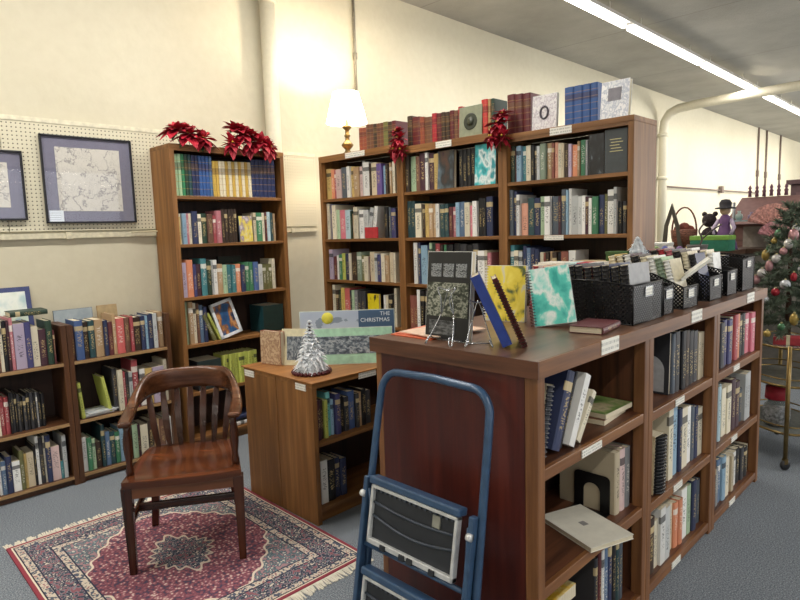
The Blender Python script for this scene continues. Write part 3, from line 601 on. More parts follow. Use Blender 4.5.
nav=t.math('MULTIPLY',t.step(g_[0],.62),t.step(g_[2],.5)); col=t.mix(nav,col,lin('3c5674'))
m=t.fin(col,.4)
bx=board('wide snowy picture board with yellow sun and lettering, rear of two','' or (-2.97,2.12,.7825),AR,.58,.30,m,.10)
MB().lathe([(.0001,0),(.036,0),(.034,.002)],20,M=Matrix(((1,0,0,.17),(0,0,-1,-.001),(0,1,0,.255),(0,0,0,1)))).build('yellow_sun',plain('sun_yellow','d8cf4a',.5),bx)
def text(s,parent,x,z,size,mat,y=-.0035):
    c=bpy.data.curves.new('lettering','FONT'); c.body=s; c.size=size; c.extrude=.0006; c.materials.append(mat)
    t_=bpy.data.objects.new('t',c); COL.objects.link(t_); me=bpy.data.meshes.new_from_object(t_); bpy.data.objects.remove(t_); o=bpy.data.objects.new('lettering',me); COL.objects.link(o); o.parent=parent; o.location=(x,y,z); o.rotation_euler=(PI/2,0,0); return o
wl=plain('white_lettering','dfe6ee',.5)
text('THE',bx,.49,.262,.034,wl); text('CHRISTMAS',bx,.37,.225,.034,wl)
t=NT('grey_photo_strip'); n=t.noise(t.mapping(t.coord('Generated'),(3.2,1,1)),5.0,5,.6); ph=t.fin(t.ramp(n,[(.35,'2f3742'),(.48,'5d6874'),(.58,'a9b0b4'),(.66,'3d4652')]),.4)
by=board('mint green picture board with grey photographs, front of two','' or (-2.83,2.07,.7825),AR,.50,.215,plain('mint_green','a6cfb3',.5),.16)
MB().box(.0,-.003,.06,.49,-.0015,.165).build('photo_strip',ph,by)
b0=thing('cream_leaf','cream folded card standing at the left end of boards','card',(-2.97,1.985,.7825),0,None,rot=(-.12,0,math.radians(35))); MB().box(0,0,0,.17,.004,.215).build('card',plain('cream_card','d6cfae',.6),b0); MB().box(.03,-.0015,.03,.155,0,.17).build('photograph',ph,b0)
# counter, near bay
combbook('cream comb-bound book leaning left, top shelf, near counter bay',(-.975,1.585,.818),(0,math.radians(13),R90),.04,.235,.2,'cream','charcoal')
clothbook('black book with blue spine leaning, top shelf, near counter bay',(-.97,1.655,.819),(0,math.radians(23),R90),.048,.265,.21,'navy')
clothbook('charcoal book leaning behind blue one, top shelf, near counter bay',(-.975,1.705,.824),(0,math.radians(25),R90),.012,.26,.21,'black')
clothbook('white paperback with red lettering leaning, top shelf, near counter bay',(-.96,1.738,.8165),(0,math.radians(28),R90),.036,.25,.2,'white',soft=True)
clothbook('cream paperback leaning rightmost, top shelf, near counter bay',(-.965,1.80,.8165),(0,math.radians(38),R90),.026,.19,.18,'cream',soft=True)
gm=art('green_magazine_cover',[(.35,'3f5a2c'),(.5,'6f8a4a'),(.6,'b8a98a'),(.7,'4a5c3a')],2.5,4,seed=15)
for k in range(2):
    g=thing('magazine',['lower','upper'][k]+' of two magazines lying flat, top shelf, near counter bay','magazine',(-.985,2.04+.01*k,.816+.021*k),R90+.08-.1*k); MB().box(0,0,0,.215,.26,.018).build('pages',PG,g); MB().box(0,0,.018,.215,.26,.0195).build('cover',gm if k else plain('cover_brown',PAL['brown']),g)
for k,(dy,c,hh) in enumerate(((0,'beige',.25),(.045,'pale_pink',.25),(.09,'grey',.245))):
    clothbook(['leftmost beige','middle pale pink','rightmost grey'][k]+' of three thick books behind the black bookend',(-.985,2.14+dy,.4305),(0,0,R90),.042,hh,.24,c)
g=thing('bookend','black metal bookend with arched cutout, near counter bay','bookend',(-1.08,2.134,.4305),0)
b=MB(); pts=[]; 
def arch(w,h,r,z0=0,n=8): return [(-w,z0)]+[(-w+r-r*math.cos(PI/2*k/n),h-r+r*math.sin(PI/2*k/n)) for k in range(n+1)]+[(w-r+r*math.sin(PI/2*k/n),h-r+r*math.cos(PI/2*k/n)) for k in range(n+1)]+[(w,z0)]
o_=arch(.075,.15,.02); i_=arch(.035,.11,.034)
n=len(o_); v=[(p[0],-.004,p[1]) for p in o_]+[(p[0],-.004,p[1]) for p in i_]+[(p[0],-.001,p[1]) for p in o_]+[(p[0],-.001,p[1]) for p in i_]
f=[]
for k in range(n-1): f+= [(k,k+1,n+k+1,n+k),(2*n+k+1,2*n+k,3*n+k,3*n+k+1),(k+1,k,2*n+k,2*n+k+1),(n+k,n+k+1,3*n+k+1,3*n+k)]
MB().add(v,f).build('plate',plain('black_metal','121214',.35,.3),g,fix=True); MB().box(-.075,-.05,0,.075,-.004,.002).build('foot',plain('black_metal','121214',.35,.3),g)
g=thing('white_notebook','white notebook lying flat and overhanging the shelf edge','book',(-1.183,1.925,.4305),math.radians(-20))
MB().box(0,0,.002,.27,.195,.016).build('pages',PG,g); MB().box(-.002,-.002,.016,.272,.197,.018).box(-.002,-.002,0,.272,.197,.002).build('cover',plain('offwhite_card','d9d6c8',.5,var=.03),g); MB().box(.11,.085,.018,.14,.11,.0185).build('printed_mark',plain('grey_print','8c8a86',.6),g)
for k,(c,m_) in enumerate((('e0b030','yellow'),('cf5a2c','orange'),('d7c9a0','cream'),('e2b43a','golden'))):
    g=thing('magazine',['lowest','second','third','top'][k]+' of four magazines lying flat, bottom of near counter bay','magazine',(-.985-.01*k,1.60+.025*k,.061+.05*k),R90+.04*(k%3)); MB().box(0,0,0,.21,.26,.046).build('pages',PG,g); MB().box(0,0,.046,.21,.26,.048).build('cover',art(m_+'_magazine',[(.4,c),(.55,'e8d9a0'),(.65,'b0442c')],4,3,seed=k),g)
for k,(c,dy,hh) in enumerate((('charcoal',0,.26),('maroon',.03,.27),('white',.055,.27),('steel_blue',.075,.3),('navy',.11,.3),('black',.145,.3),('dark_teal',.175,.3),('slate',.205,.29))):
    clothbook('%s book standing on bottom shelf, near counter bay'%c.replace('_',' '),(-.985,1.98+dy,.0605),(0,0,R90),.022 if k<3 else .03,hh,.21,c)
# middle bay extras
clothbook('cream booklet leaning at left end, top shelf, middle counter bay',(-.97,2.425,.8015),(0,math.radians(-22),R90),.01,.12,.15,'cream')
g=facebook('picture_book','grey book with pale arched shape facing out, middle counter bay','book',(-1.185,2.635,.801),0,.205,.275,.02,plain('charcoal_cover','2c2e34',.5),tilt=.03,spine='charcoal')
b=MB(); ar=arch(.075,.16,.065); v=[(p[0]+.11,-.0025,p[1]+.01) for p in ar]+[(p[0]+.1,-.001,p[1]+.01) for p in ar]; k_=len(ar)
b.add(v,[tuple(range(k_)),tuple(range(2*k_-1,k_-1,-1))]+[(i,i+k_,(i+1)%k_+k_,(i+1)%k_) for i in range(k_)]); b.build('pale_arch',plain('pale_arch_print','a9abae',.6),g,fix=True)
combbook('cream comb-bound book with black comb, middle shelf, middle counter bay',(-.95,2.43,.416),(0,math.radians(3),R90),.10,.25,.2,'beige','black')
clothbook('grey-brown book behind comb-bound one, middle shelf, middle counter bay',(-.97,2.375,.416),(0,0,R90),.045,.26,.2,'tan')
# ---------------------------------------------------------------- armchair (local: x right seen from front, -y front)
def cr(P,n):   # catmull-rom through points
    out=[]; Q=[P[0]]+list(P)+[P[-1]]
    for i in range(1,len(Q)-2):
        for k in range(n):
            t=k/n; a,b,c,d=Q[i-1],Q[i],Q[i+1],Q[i+2]
            out.append(tuple(.5*((2*b[j])+(-a[j]+c[j])*t+(2*a[j]-5*b[j]+4*c[j]-d[j])*t*t+(-a[j]+3*b[j]-3*c[j]+d[j])*t**3) for j in range(len(b))))
    out.append(tuple(P[-1])); return out
def armchair():
    M=lambda a:wood('cherry_varnish','26120b','4a2716',axis=a,rough=.24,c3='371b10')
    g=thing('wooden_armchair','dark varnished wooden armchair with slatted curved back standing on the rug','armchair',(-2.634,1.186,.010),math.radians(58))
    # seat, saddle shaped
    b=MB(); nx,ny=20,18; W0,W1=.262,.222; v=[];f=[]
    for side in (0,1):
        for j in range(ny+1):
            t=j/ny; y=-.045+.485*t; w=W0+(W1-W0)*t
            for i in range(nx+1):
                s=-1+2*i/nx; x=s*w
                if t>.8: x*=1-.10*((t-.8)/.2)**2
                yy=y-(.02*(1-s*s) if t<.05 else 0)
                dip=.013*math.exp(-((abs(s)-.42)/.25)**2)*math.exp(-((t-.6)/.33)**2)
                e=max(abs(s),abs(2*t-1)); z=.458-dip-(.005 if e>.99 else 0) if side==0 else .422
                v.append((x,yy,z))
    N=(nx+1)*(ny+1)
    for j in range(ny):
        for i in range(nx):
            a=j*(nx+1)+i; f.append((a,a+1,a+nx+2,a+nx+1)); f.append((N+a+1,N+a,N+a+nx+1,N+a+nx+2))
    for i in range(nx): f.append((i+1,i,N+i,N+i+1)); a=ny*(nx+1)+i; f.append((a,a+1,N+a+1,N+a))
    for j in range(ny):
        a=j*(nx+1); f.append((a,a+nx+1,N+a+nx+1,N+a)); a+=nx; f.append((a+nx+1,a,N+a,N+a+nx+1))
    b.add(v,f,0,True); o=b.build('seat',wood('cherry_seat','3a1c10','6e3d22',axis='x',rough=.17,c3='542c17'),g,fix=True)
    m=o.modifiers.new('edge','EDGE_SPLIT'); m.split_angle=.6
    def leg(x0,y0,x1,y1,z1,a,bb):
        q=MB(); v=[]
        for (x,y,z,s) in ((x0,y0,0,a),(x1,y1,z1,bb)): v+=[(x-s,y-s,z),(x+s,y-s,z),(x+s,y+s,z),(x-s,y+s,z)]
        q.add(v,[(3,2,1,0),(4,5,6,7),(0,1,5,4),(1,2,6,5),(2,3,7,6),(3,0,4,7)]); return q.build('leg',M('z'),g,bevel=.003)
    for s in (-1,1):
        leg(s*.245,-.012,s*.245,-.02,.422,.016,.024)
        # rear legs splay backwards and are curved
        q=MB(); P=cr([(s*.225,.47,0),(s*.205,.415,.15),(s*.195,.385,.30),(s*.195,.38,.422)],5); v=[]; ff=[]
        for i,(x,y,z) in enumerate(P):
            r=.017+.006*i/len(P); v+=[(x-r,y-r,z),(x+r,y-r,z),(x+r,y+r,z),(x-r,y+r,z)]
        for i in range(len(P)-1):
            for k in range(4): a=i*4+k; c=i*4+(k+1)%4; ff.append((a,c,c+4,a+4))
        ff+=[(3,2,1,0),tuple(len(v)-4+k for k in range(4))]; q.add(v,ff).build('leg',M('z'),g,bevel=.003)
    # aprons
    q=MB(); q.box(-.225,-.038,.368,.225,-.018,.422); q.build('front_apron',wood('cherry_light','452614','6b4128',axis='x',rough=.3),g,bevel=.002)
    q=MB(); q.box(-.185,.375,.375,.185,.392,.422); q.build('rear_apron',M('x'),g)
    for s in (-1,1):
        q=MB(); q.add([(s*.24,0,.375),(s*.22,0,.375),(s*.18,.37,.375),(s*.20,.37,.375),(s*.24,0,.422),(s*.22,0,.422),(s*.18,.37,.422),(s*.20,.37,.422)],[(0,1,2,3),(7,6,5,4),(0,4,5,1),(1,5,6,2),(2,6,7,3),(3,7,4,0)]); q.build('side_apron',M('y'),g,fix=True)
        # curved brace from front leg down to rear leg + side stretcher
        MB().tube(cr([(s*.24,0,.24),(s*.225,.14,.275),(s*.205,.30,.30),(s*.195,.385,.30)],5),.012,8,rb=.018).build('side_stretcher',M('y'),g)
    MB().box(-.235,.10,.245,.235,.122,.282).build('cross_stretcher',M('x'),g,bevel=.003)
    # arm and crest rail: one bent band
    pts=[(-.240,.005,.690,.714,.027),(-.248,.10,.690,.716,.028),(-.250,.22,.695,.735,.024),(-.236,.33,.712,.790,.018),(-.192,.425,.728,.842,.016),(-.105,.476,.738,.850,.014),(0,.492,.742,.850,.014)]
    pts=pts+[(-p[0],)+p[1:] for p in pts[-2::-1]]
    P=cr(pts,6); v=[];f=[]; n=len(P)
    for i in range(n):
        a=P[max(0,i-1)]; c=P[min(n-1,i+1)]; tx,ty=c[0]-a[0],c[1]-a[1]; L=math.hypot(tx,ty); nx_,ny_=-ty/L,tx/L; x,y,zb,zt,th=P[i]
        e=.18*(zt-zb)
        prof=[(-th,zb+e),(-th*.7,zb),(th*.7,zb),(th,zb+e),(th,zt-e),(th*.7,zt),(-th*.7,zt),(-th,zt-e)]
        for (o_,z) in prof: v.append((x+nx_*o_,y+ny_*o_,z))
    for i in range(n-1):
        for k in range(8): a=i*8+k; b_=i*8+(k+1)%8; f.append((a,b_,b_+8,a+8))
    f+=[tuple(range(8)),tuple(range(n*8-1,n*8-9,-1))]
    MB().add(v,f,0,True).build('arm_and_crest_rail',wood('cherry_lit_rail','3a2012','6e452c',axis='x',rough=.24,c3='52301c'),g,fix=True)  # lighter copy of the chair wood, its lit look put into the colour
    # front arm posts
    for s in (-1,1):
        MB().lathe([(.016,0),(.019,.03),(.013,.06),(.02,.12),(.021,.17),(.014,.22),(.018,.245)],12,(0,0,0)).build('arm_post',M('z'),g,loc=(s*.236,.03,.448),rot=(0,0,0))
    # back slats
    for k in range(7):
        u=-1+2*k/6; xb,xt=u*.165,u*.205; yb=.40; yt=.490-.04*u*u
        v=[];f=[]
        for i in range(7):
            t=i/6; x=xb+(xt-xb)*t; y=yb+(yt-yb)*t-.02*math.sin(PI*t); z=.448+(.75-.448-.02*u*u)*t; w=.011+.006*math.sin(PI*t*.9)
            if k%2==0 and False: w*=1
            v+=[(x-w,y-.006,z),(x+w,y-.006,z),(x+w,y+.006,z),(x-w,y+.006,z)]
        for i in range(6):
            for q in range(4): a=i*4+q;c=i*4+(q+1)%4; f.append((a,c,c+4,a+4))
        f+=[(3,2,1,0),(24,25,26,27)]
        MB().add(v,f).build('back_slat',M('z'),g,bevel=.002)
armchair()
# ---------------------------------------------------------------- rug
def rug():
    hx,hy=.70,.605
    t=NT('persian_rug'); c=t.coord(); s=t.sep(c); ax=t.math('ABSOLUTE',s[0]); ay=t.math('ABSOLUTE',s[1])
    d=t.math('MINIMUM',t.math('SUBTRACT',hx,ax),t.math('SUBTRACT',hy,ay))
    d=t.math('ADD',d,t.math('MULTIPLY',t.math('SUBTRACT',t.noise(c,9,2),.5),.004))
    # floral scatter textures
    v1=t.vor(c,58,out=0); n1=t.noise(c,44,3); edge=t.vor(c,17,'DISTANCE_TO_EDGE')
    ro=t.ramp(t.math('ADD',t.math('MULTIPLY',n1,.55),t.math('MULTIPLY',v1,.5)),[(.30,'c8b8ac'),(.37,'a9767c'),(.44,'85505c'),(.54,'74404e'),(.62,'463a50')],'CONSTANT')
    flor=t.ramp(t.math('ADD',t.math('MULTIPLY',n1,.6),t.math('MULTIPLY',v1,.5)),[(.34,'c8beb0'),(.42,'3c4458'),(.50,'282c3e'),(.57,'7c848c'),(.63,'8a5660')],'CONSTANT')
    teal=t.ramp(t.math('ADD',t.math('MULTIPLY',n1,.6),t.math('MULTIPLY',v1,.5)),[(.34,'cbc4b6'),(.42,'62767e'),(.52,'465862'),(.6,'9c7c82')],'CONSTANT')
    crm=t.ramp(t.math('ADD',t.math('MULTIPLY',n1,.6),t.math('MULTIPLY',v1,.5)),[(.36,'8a5a62'),(.42,'c8bdad'),(.56,'bdb2a2'),(.60,'4a5264')],'CONSTANT')
    # field shape
    ang=t.math('ADD',t.math('POWER',t.math('DIVIDE',ax,.52),1.5),t.math('POWER',t.math('DIVIDE',ay,.43),1.5))
    wob=t.math('ADD',ang,t.math('MULTIPLY',t.math('SINE',t.math('MULTIPLY',t.math('ARCTAN2',s[1],s[0]),24)),.035))
    med=t.math('ADD',t.math('POWER',t.math('DIVIDE',ax,.21),1.2),t.math('POWER',t.math('DIVIDE',ay,.15),1.2))
    medw=t.math('ADD',med,t.math('MULTIPLY',t.math('SINE',t.math('MULTIPLY',t.math('ARCTAN2',s[1],s[0]),16)),.12))
    col=t.mix(t.step(wob,.97),ro,lin('d5cab8')); col=t.mix(t.step(wob,1.01),col,teal)
    col=t.mix(t.math('LESS_THAN',medw,1.0),col,flor); col=t.mix(t.math('LESS_THAN',t.math('ABSOLUTE',t.math('SUBTRACT',medw,1.0)),.06),col,lin('cdbfae'))
    for lim,cc in ((.205,lin('222a42')),(.198,crm),(.165,lin('222a42')),(.158,flor),(.068,lin('222a42')),(.062,crm),(.030,lin('1f2438')),(.024,lin('d8cdbb')),(.017,lin('8a3442'))):
        col=t.mix(t.math('LESS_THAN',d,lim),col,cc)
    m=t.fin(col,.95,bump=t.noise(c,300,2),bstr=.5,bdist=.003)
    g=thing('rug','patterned red, cream and navy oriental rug with white fringes under the armchair','rug',(-2.775,1.212,0),math.radians(-1.0))
    MB().box(-hx,-hy,.0,hx,hy,.009).build('pile',m,g)
    fr=plain('white_fringe','d9d3c4',.9)
    for s_ in (-1,1):
        b=MB(); r=random.Random(3)
        for k in range(170):
            y=-hy+2*hy*(k+.5)/170; dy=r.uniform(-.012,.012); L=.055+r.uniform(-.012,.01)
            a=(s_*(hx-.002),y-.0036,.004);b2=(s_*(hx-.002),y+.0036,.004); e=(s_*(hx+L),y+dy,.003)
            z=.0035
            b.add([(a[0],a[1],.001),(b2[0],b2[1],.001),(e[0],e[1]+.003,.001),(e[0],e[1]-.003,.001),(a[0],a[1],.006),(b2[0],b2[1],.006),(e[0],e[1]+.003,.004),(e[0],e[1]-.003,.004)],[(4,5,6,7),(0,1,5,4),(1,2,6,5),(2,3,7,6),(3,0,4,7)])
        b.build('fringe',fr,g)
rug()
# ---------------------------------------------------------------- folded step ladder against the end panel
def ladder():
    bl=plain('blue_enamel','35506f',.3,.1,spec=.6); dk=plain('ribbed_black_rubber','22262c',.55); al=plain('bare_aluminium','cfd1d1',.4,.35)
    # local frame: z runs along the rails, x across, -y towards the viewer; leaning about x
    lean=math.radians(10.3)
    g=thing('step_ladder','blue metal folding step ladder leaning on the dark red end panel','ladder',(-1.30,1.262,0),0,None,rot=(-lean,0,0))
    W=.240; top=1.075
    pts=[(-W-.02,0,.0),(-W-.012,0,.4),(-W,0,top-.13)]
    pts+=[(-W+.075-.075*math.cos(a),0,top-.085+.085*math.sin(a)) for a in [PI/2*k/6 for k in range(1,7)]]
    pts+=[(0,0,top+.006)]
    pts=pts+[(-p[0],p[1],p[2]) for p in pts[-2::-1]]
    MB().tube(pts,.0135,12).build('hoop_rail',bl,g)
    for s in (-1,1):
        # outer flat channel stiles
        x0=s*(W-.004); b=MB(); b.box(min(x0,x0-s*.02),-.010,.02,max(x0,x0-s*.02),.012,.60); b.build('stile',bl,g,bevel=.004)
        b=MB(); b.box(min(s*(W+.004),s*(W-.016)),-.040,.0,max(s*(W+.004),s*(W-.016)),-.014,.70); b.build('front_leg',bl,g,bevel=.004)
        MB().lathe([(.018,0),(.02,.012),(.016,.03)],12,(s*(W+.02),0,0)).build('rubber_foot',dk,g)
        MB().lathe([(.012,-.008),(.012,.008)],10,M=Matrix.Translation((s*(W-.004),-.042,.64))@Matrix.Rotation(PI/2,4,'Y')).build('pivot_bolt',al,g)
        MB().tube([(s*(W-.02),-.03,.66),(s*(W-.03),-.01,.52)],.005,6).build('hinge_link',bl,g)
    for zt in (.70,.385,.11):
        st=MB(); xw=.192
        st.box(-xw-.008,-.056,zt-.012,xw+.008,-.012,zt+.014); o=st.build('step',bl,g,bevel=.006)
        # underside tray, folded parallel to the rails
        r=MB(); z1=zt-.014;z0=max(.01,zt-.215); T=.012
        r.box(-xw,-.050,z1-T,xw,-.026,z1).box(-xw,-.050,z0,xw,-.026,z0+T*1.5).box(-xw,-.050,z0,-xw+T,-.026,z1).box(xw-T,-.050,z0,xw,-.026,z1)
        r.build('tray_rim',al,o,bevel=.003)
        q=MB(); q.box(-xw+T,-.036,z0+T,xw-T,-.028,z1-T)
        q.build('ribbed_underside',dk,o)
        q=MB()
        for zz,am in ((z1-.06,.012),(z1-.105,.025)):
            q.tube([(-xw+T+ (2*xw-2*T)*i/12,-.040,zz-am*math.sin(PI*i/12)) for i in range(13)],.0045,6)
        for i in range(16): q.box(-xw+.018+i*.0225,-.046,z1-.02,-xw+.028+i*.0225,-.036,z1-.008)
        q.build('stiffening_rib',plain('dark_blue_grey','323b47',.45),o)
        for i in (-.12,-.03,.005,.1): MB().box(i,-.056,z0-.004,i+.022,-.034,z0+.014).build('clip',dk,o)
        if zt>.6:
            q=MB(); q.box(.088,-.042,z1-.06,.118,-.0365,z1-.022); q.build('label_plate',plain('label_silver','8c8c80',.5),o)
    for zt in (.57,.30): MB().tube([(-W+.006,-.02,zt-.105),(W-.006,-.02,zt-.105)],.009,8).build('cross_bar',bl,g)
ladder()
# ---------------------------------------------------------------- lamp
def lamp():
    g=thing('table_lamp','lit table lamp with brass base and white shade on top of tall bookcase','lamp',(-3.895,3.36,2.186))
    br=plain('aged_brass','6f5c36',.4,.6)
    MB().lathe([(.06,0),(.062,.012),(.05,.02),(.03,.03),(.02,.05),(.042,.075),(.052,.09),(.04,.105),(.02,.125),(.018,.15),(.028,.165),(.018,.18),(.017,.21),(.036,.228),(.042,.24),(.016,.252),(.01,.30)],24).build('base',br,g)
    t=NT('lit_lampshade'); t.b.inputs['Base Color'].default_value=lin('f4ecd8'); t.b.inputs['Roughness'].default_value=.8; t.b.inputs['Emission Color'].default_value=lin('fff0c8'); t.b.inputs['Emission Strength'].default_value=3.2
    sh=MB(); sh.lathe([(.172,.265),(.15,.36),(.122,.46),(.108,.515)],32); 
    sh.f=sh.f[:-2]; sh.mi=sh.mi[:-2]; sh.sm=sh.sm[:-2]
    o=sh.build('lamp_shade',t.m,g); s=o.modifiers.new('solid','SOLIDIFY'); s.thickness=.003
    MB().lathe([(.012,.30),(.014,.33),(.03,.36),(.034,.39),(.02,.425),(.0001,.435)],16).build('bulb',em.m,g)
    l=bpy.data.lights.new('bulb','POINT'); l.energy=55; l.color=(1,.82,.60); l.shadow_soft_size=.035
    lo=bpy.data.objects.new('bulb_light',l); COL.objects.link(lo); lo.parent=g; lo.location=(0,0,.47)
    MB().tube([(0,.05,.008),(.02,.09,.005),(.05,.12,.005)],.003,6).build('power_cord',plain('brown_cord','4a3a28',.5),g)
lamp()
# ---------------------------------------------------------------- poinsettias
def leaf(b,base,dirv,L,Wd,m=0,droop=.3,fold=.25):
    d=Vector(dirv).normalized(); up=Vector((0,0,1)); sdw=d.cross(up); 
    if sdw.length<.05: sdw=Vector((1,0,0))
    sdw.normalize(); nrm=sdw.cross(d).normalized(); v=[];f=[]
    prof=[(0,.12),(.2,.75),(.42,1),(.65,.8),(.85,.38),(1,.02)]
    for t,w in prof:
        c=Vector(base)+d*(L*t)-up*(droop*L*t*t)
        v+=[c-sdw*Wd*w*.5+nrm*fold*Wd*w*.5,c,c+sdw*Wd*w*.5+nrm*fold*Wd*w*.5]
    for i in range(5):
        a=i*3; f+=[(a,a+1,a+4,a+3),(a+1,a+2,a+5,a+4)]
    b.add(v,f,m,False)
def poinsettia(lab,loc,heads,seed):
    g=thing('poinsettia',lab,'artificial flower',loc); r=random.Random(seed)
    rd=plain('poinsettia_red','a8142c',.6,var=.2,scale=14); gr=plain('poinsettia_green','2e4a2a',.6)
    br=MB(); lf=MB(); st=MB(); ce=MB()
    for (x,y,z,nx,ny,nz,S) in heads:
        n=Vector((nx,ny,nz)).normalized(); a=n.orthogonal().normalized(); c=n.cross(a)
        st.tube([(x-nx*.06,y+.03,.004),(x-nx*.02,y+.01,z*.5),(x,y,z)],.003,6)
        for ring,(k,L,el) in enumerate(((8,S,.05),(7,S*.8,.4),(6,S*.55,.8))):
            for i in range(k):
                q=2*PI*i/k+ring*.4+r.uniform(-.15,.15); d=(a*math.cos(q)+c*math.sin(q))*math.cos(el)+n*math.sin(el)
                leaf(br,(x,y,z+.004*ring),d,L*1.2*r.uniform(.85,1.15),L*.72,droop=.15)
        for i in range(4):
            q=r.uniform(0,6.3); d=(a*math.cos(q)+c*math.sin(q))-n*.2; leaf(lf,(x,y,z-.01),d,S*.9,S*.4,droop=.1)
        for i in range(4): ce.ball((x+r.uniform(-.008,.008)+nx*.02,y+r.uniform(-.008,.008)+ny*.02,z+.012),.006,seg=6,rings=4)
    st.build('stem',gr,g); br.build('bracts',rd,g); lf.build('leaves',gr,g); ce.build('flower_centre',plain('yellow_centre','c8a83a',.6),g)
poinsettia('spreading red poinsettia spray at the left end of tall case top',(-4.12,2.07,2.20),[(.03,-.02,.07,.5,-.3,.6,.12),(.02,.10,.05,.7,0,.5,.10),(.0,-.09,.10,.2,-.5,.9,.11)],1)
poinsettia('dense red poinsettia spray at the right end of tall case top',(-4.10,2.50,2.20),[(.03,-.02,.10,.7,-.2,.6,.11),(.05,.12,.05,.8,.1,.4,.11),(.03,.03,.04,.9,0,.2,.10),(-.02,-.04,.15,.3,0,1,.12),(-.02,.08,.12,.3,.3,1,.10),(.05,.19,.02,.8,.3,.1,.09),(.04,-.12,.03,.8,-.3,.3,.09)],2)
poinsettia('small red poinsettia hanging over the corner beside the lamp case',(-3.11,3.19,2.165),[(.0,-.02,.045,0,-1,.4,.075),(-.03,-.03,-.03,-.2,-1,.1,.065),(.03,-.03,-.04,.3,-1,0,.06),(-.02,-.01,.10,-.2,-.6,1,.06)],3)
poinsettia('small red poinsettia hanging where middle and rightmost cases meet',(-2.235,3.19,2.135),[(.0,-.02,.06,0,-1,.4,.085),(-.04,-.03,-.02,-.3,-1,.1,.07),(.03,-.03,-.03,.3,-1,0,.07),(.02,-.01,.11,.2,-.6,1,.06)],4)
# ---------------------------------------------------------------- white tree ornaments
def frost():
    if 'frost' in MC: return MC['frost']
    t=NT('frosted_white'); d=t.node('ShaderNodeBsdfDiffuse'); d.inputs[0].default_value=lin('f2f5f8'); s=t.node('ShaderNodeBsdfTranslucent'); t.put(s.inputs[0],t.ramp(t.noise(t.coord(),40,2),[(.3,'dfe6ec'),(.7,'ffffff')]))
    x=t.node('ShaderNodeMixShader'); x.inputs[0].default_value=.5; t.l.new(d.outputs[0],x.inputs[1]); t.l.new(s.outputs[0],x.inputs[2]); t.l.new(x.outputs[0],t.n['Material Output'].inputs[0]); MC['frost']=t.m; return t.m
def white_tree(lab,loc,h,r0,base=True,seed=0):
    g=thing('ornament_tree',lab,'ornament',loc); r=random.Random(seed); wm=frost(); tips=MB()
    tr=MB().lathe([(.012,0),(.006,h*.9)],8); tr.build('trunk',plain('trunk_brown','4a3024',.7),g)
    rows=15
    for k in range(rows):
        t=k/(rows-1); z=h*(.10+.82*t); R=r0*(1-t)**.85+.008; n=max(6,int(14*(1-t)+5))
        for i in range(n):
            a=2*PI*i/n+k*.37; L=R*r.uniform(.75,1.15)
            for q in (-.35,0,.35): leaf(tips,(0,0,z+.006*q),(math.cos(a+q*.6),math.sin(a+q*.6),.15),L*(1 if q==0 else .8),.026+R*.22,droop=.35,fold=.25)
    MB().ball((0,0,h*.93),.009,seg=8,rings=5).build('tip_ball',wm,g); tips.build('frosted_branches',wm,g)
    if base:
        b=MB()
        for i in range(26): a=2*PI*i/26; b.ball((r0*1.02*math.cos(a),r0*1.02*math.sin(a),.010),.012,seg=8,rings=5)
        b.lathe([(r0*.9,0),(r0*.9,.012),(.01,.014)],20); b.build('red_bead_base',plain('dark_red_beads','4c1a20',.3),g)
white_tree('frosted white miniature tree with dark red beaded base on low oak case',(-2.67,1.975,.7825),.31,.10,True,3)
# ---------------------------------------------------------------- things on the counter top
WT=1.1605
def easel(lab,loc,rz,s=1.0):
    g=thing('wire_easel',lab,'easel',loc,rz); w=plain('silver_wire','b8bcc0',.25,.9); b=MB(); r=.0022
    for q in (-1,1):
        b.tube(cr([(q*.045*s,-.045*s,.03*s),(q*.055*s,-.06*s,.008),(q*.06*s,-.05*s,.003),(q*.03*s,.0,.003+.10*s),(q*.012*s,.01*s,.17*s),(0,.012*s,.20*s)],5),r,6)
        b.tube(cr([(q*.045*s,-.045*s,.03*s),(q*.05*s,-.03*s,.02*s),(q*.05*s,.0,.012*s),(q*.045*s,.08*s,.003)],5),r,6)
    b.tube(cr([(-.03*s,.0,.10*s+.003),(-.02*s,-.01*s,.16*s),(-.04*s,.0,.20*s),(0,.01*s,.19*s),(.04*s,0,.20*s),(.02*s,-.01*s,.16*s),(.03*s,0,.10*s+.003)],5),r,6)
    b.tube([(-.05*s,.02*s,.003),(.05*s,.02*s,.003)],r,6)
    b.build('wire_frame',w,g)
pc=math.radians(20)
g=facebook('picture_book','black tree photograph book standing upright on the counter','book',(-1.465,1.60,WT),0,.20,.315,.022,plain('black_cover_matt','14161a',.4),tilt=.10,spine='white')
ph2=art('monochrome_trees',[(.35,'23281f'),(.47,'4c5244'),(.56,'a9aa9c'),(.62,'5c6254'),(.7,'2f332c')],9,8,seed=21)
q=MB().box(.008,-.003,.085,.192,-.001,.205).build('tree_photograph',ph2,g)
sm=art('small_monochrome',[(.4,'3a3d40'),(.5,'a5a8aa'),(.6,'5c6064')],7,5,seed=23)
for k in range(3): MB().box(.02+.057*k,-.003,.225,.067+.057*k,-.001,.272).build('small_photograph',sm,g)
MB().box(.02,-.003,.02,.14,-.001,.07).build('lower_photograph',art('dark_monochrome',[(.4,'2a2c30'),(.6,'6a6d70')],5,3),g)
easel('silver wire easel in front of the black tree photograph book',(-1.335,1.575,WT),0,.95)
easel('silver wire easel holding the blue book, nearer the corner',(-1.22,1.60,WT),pc+.3,.75)
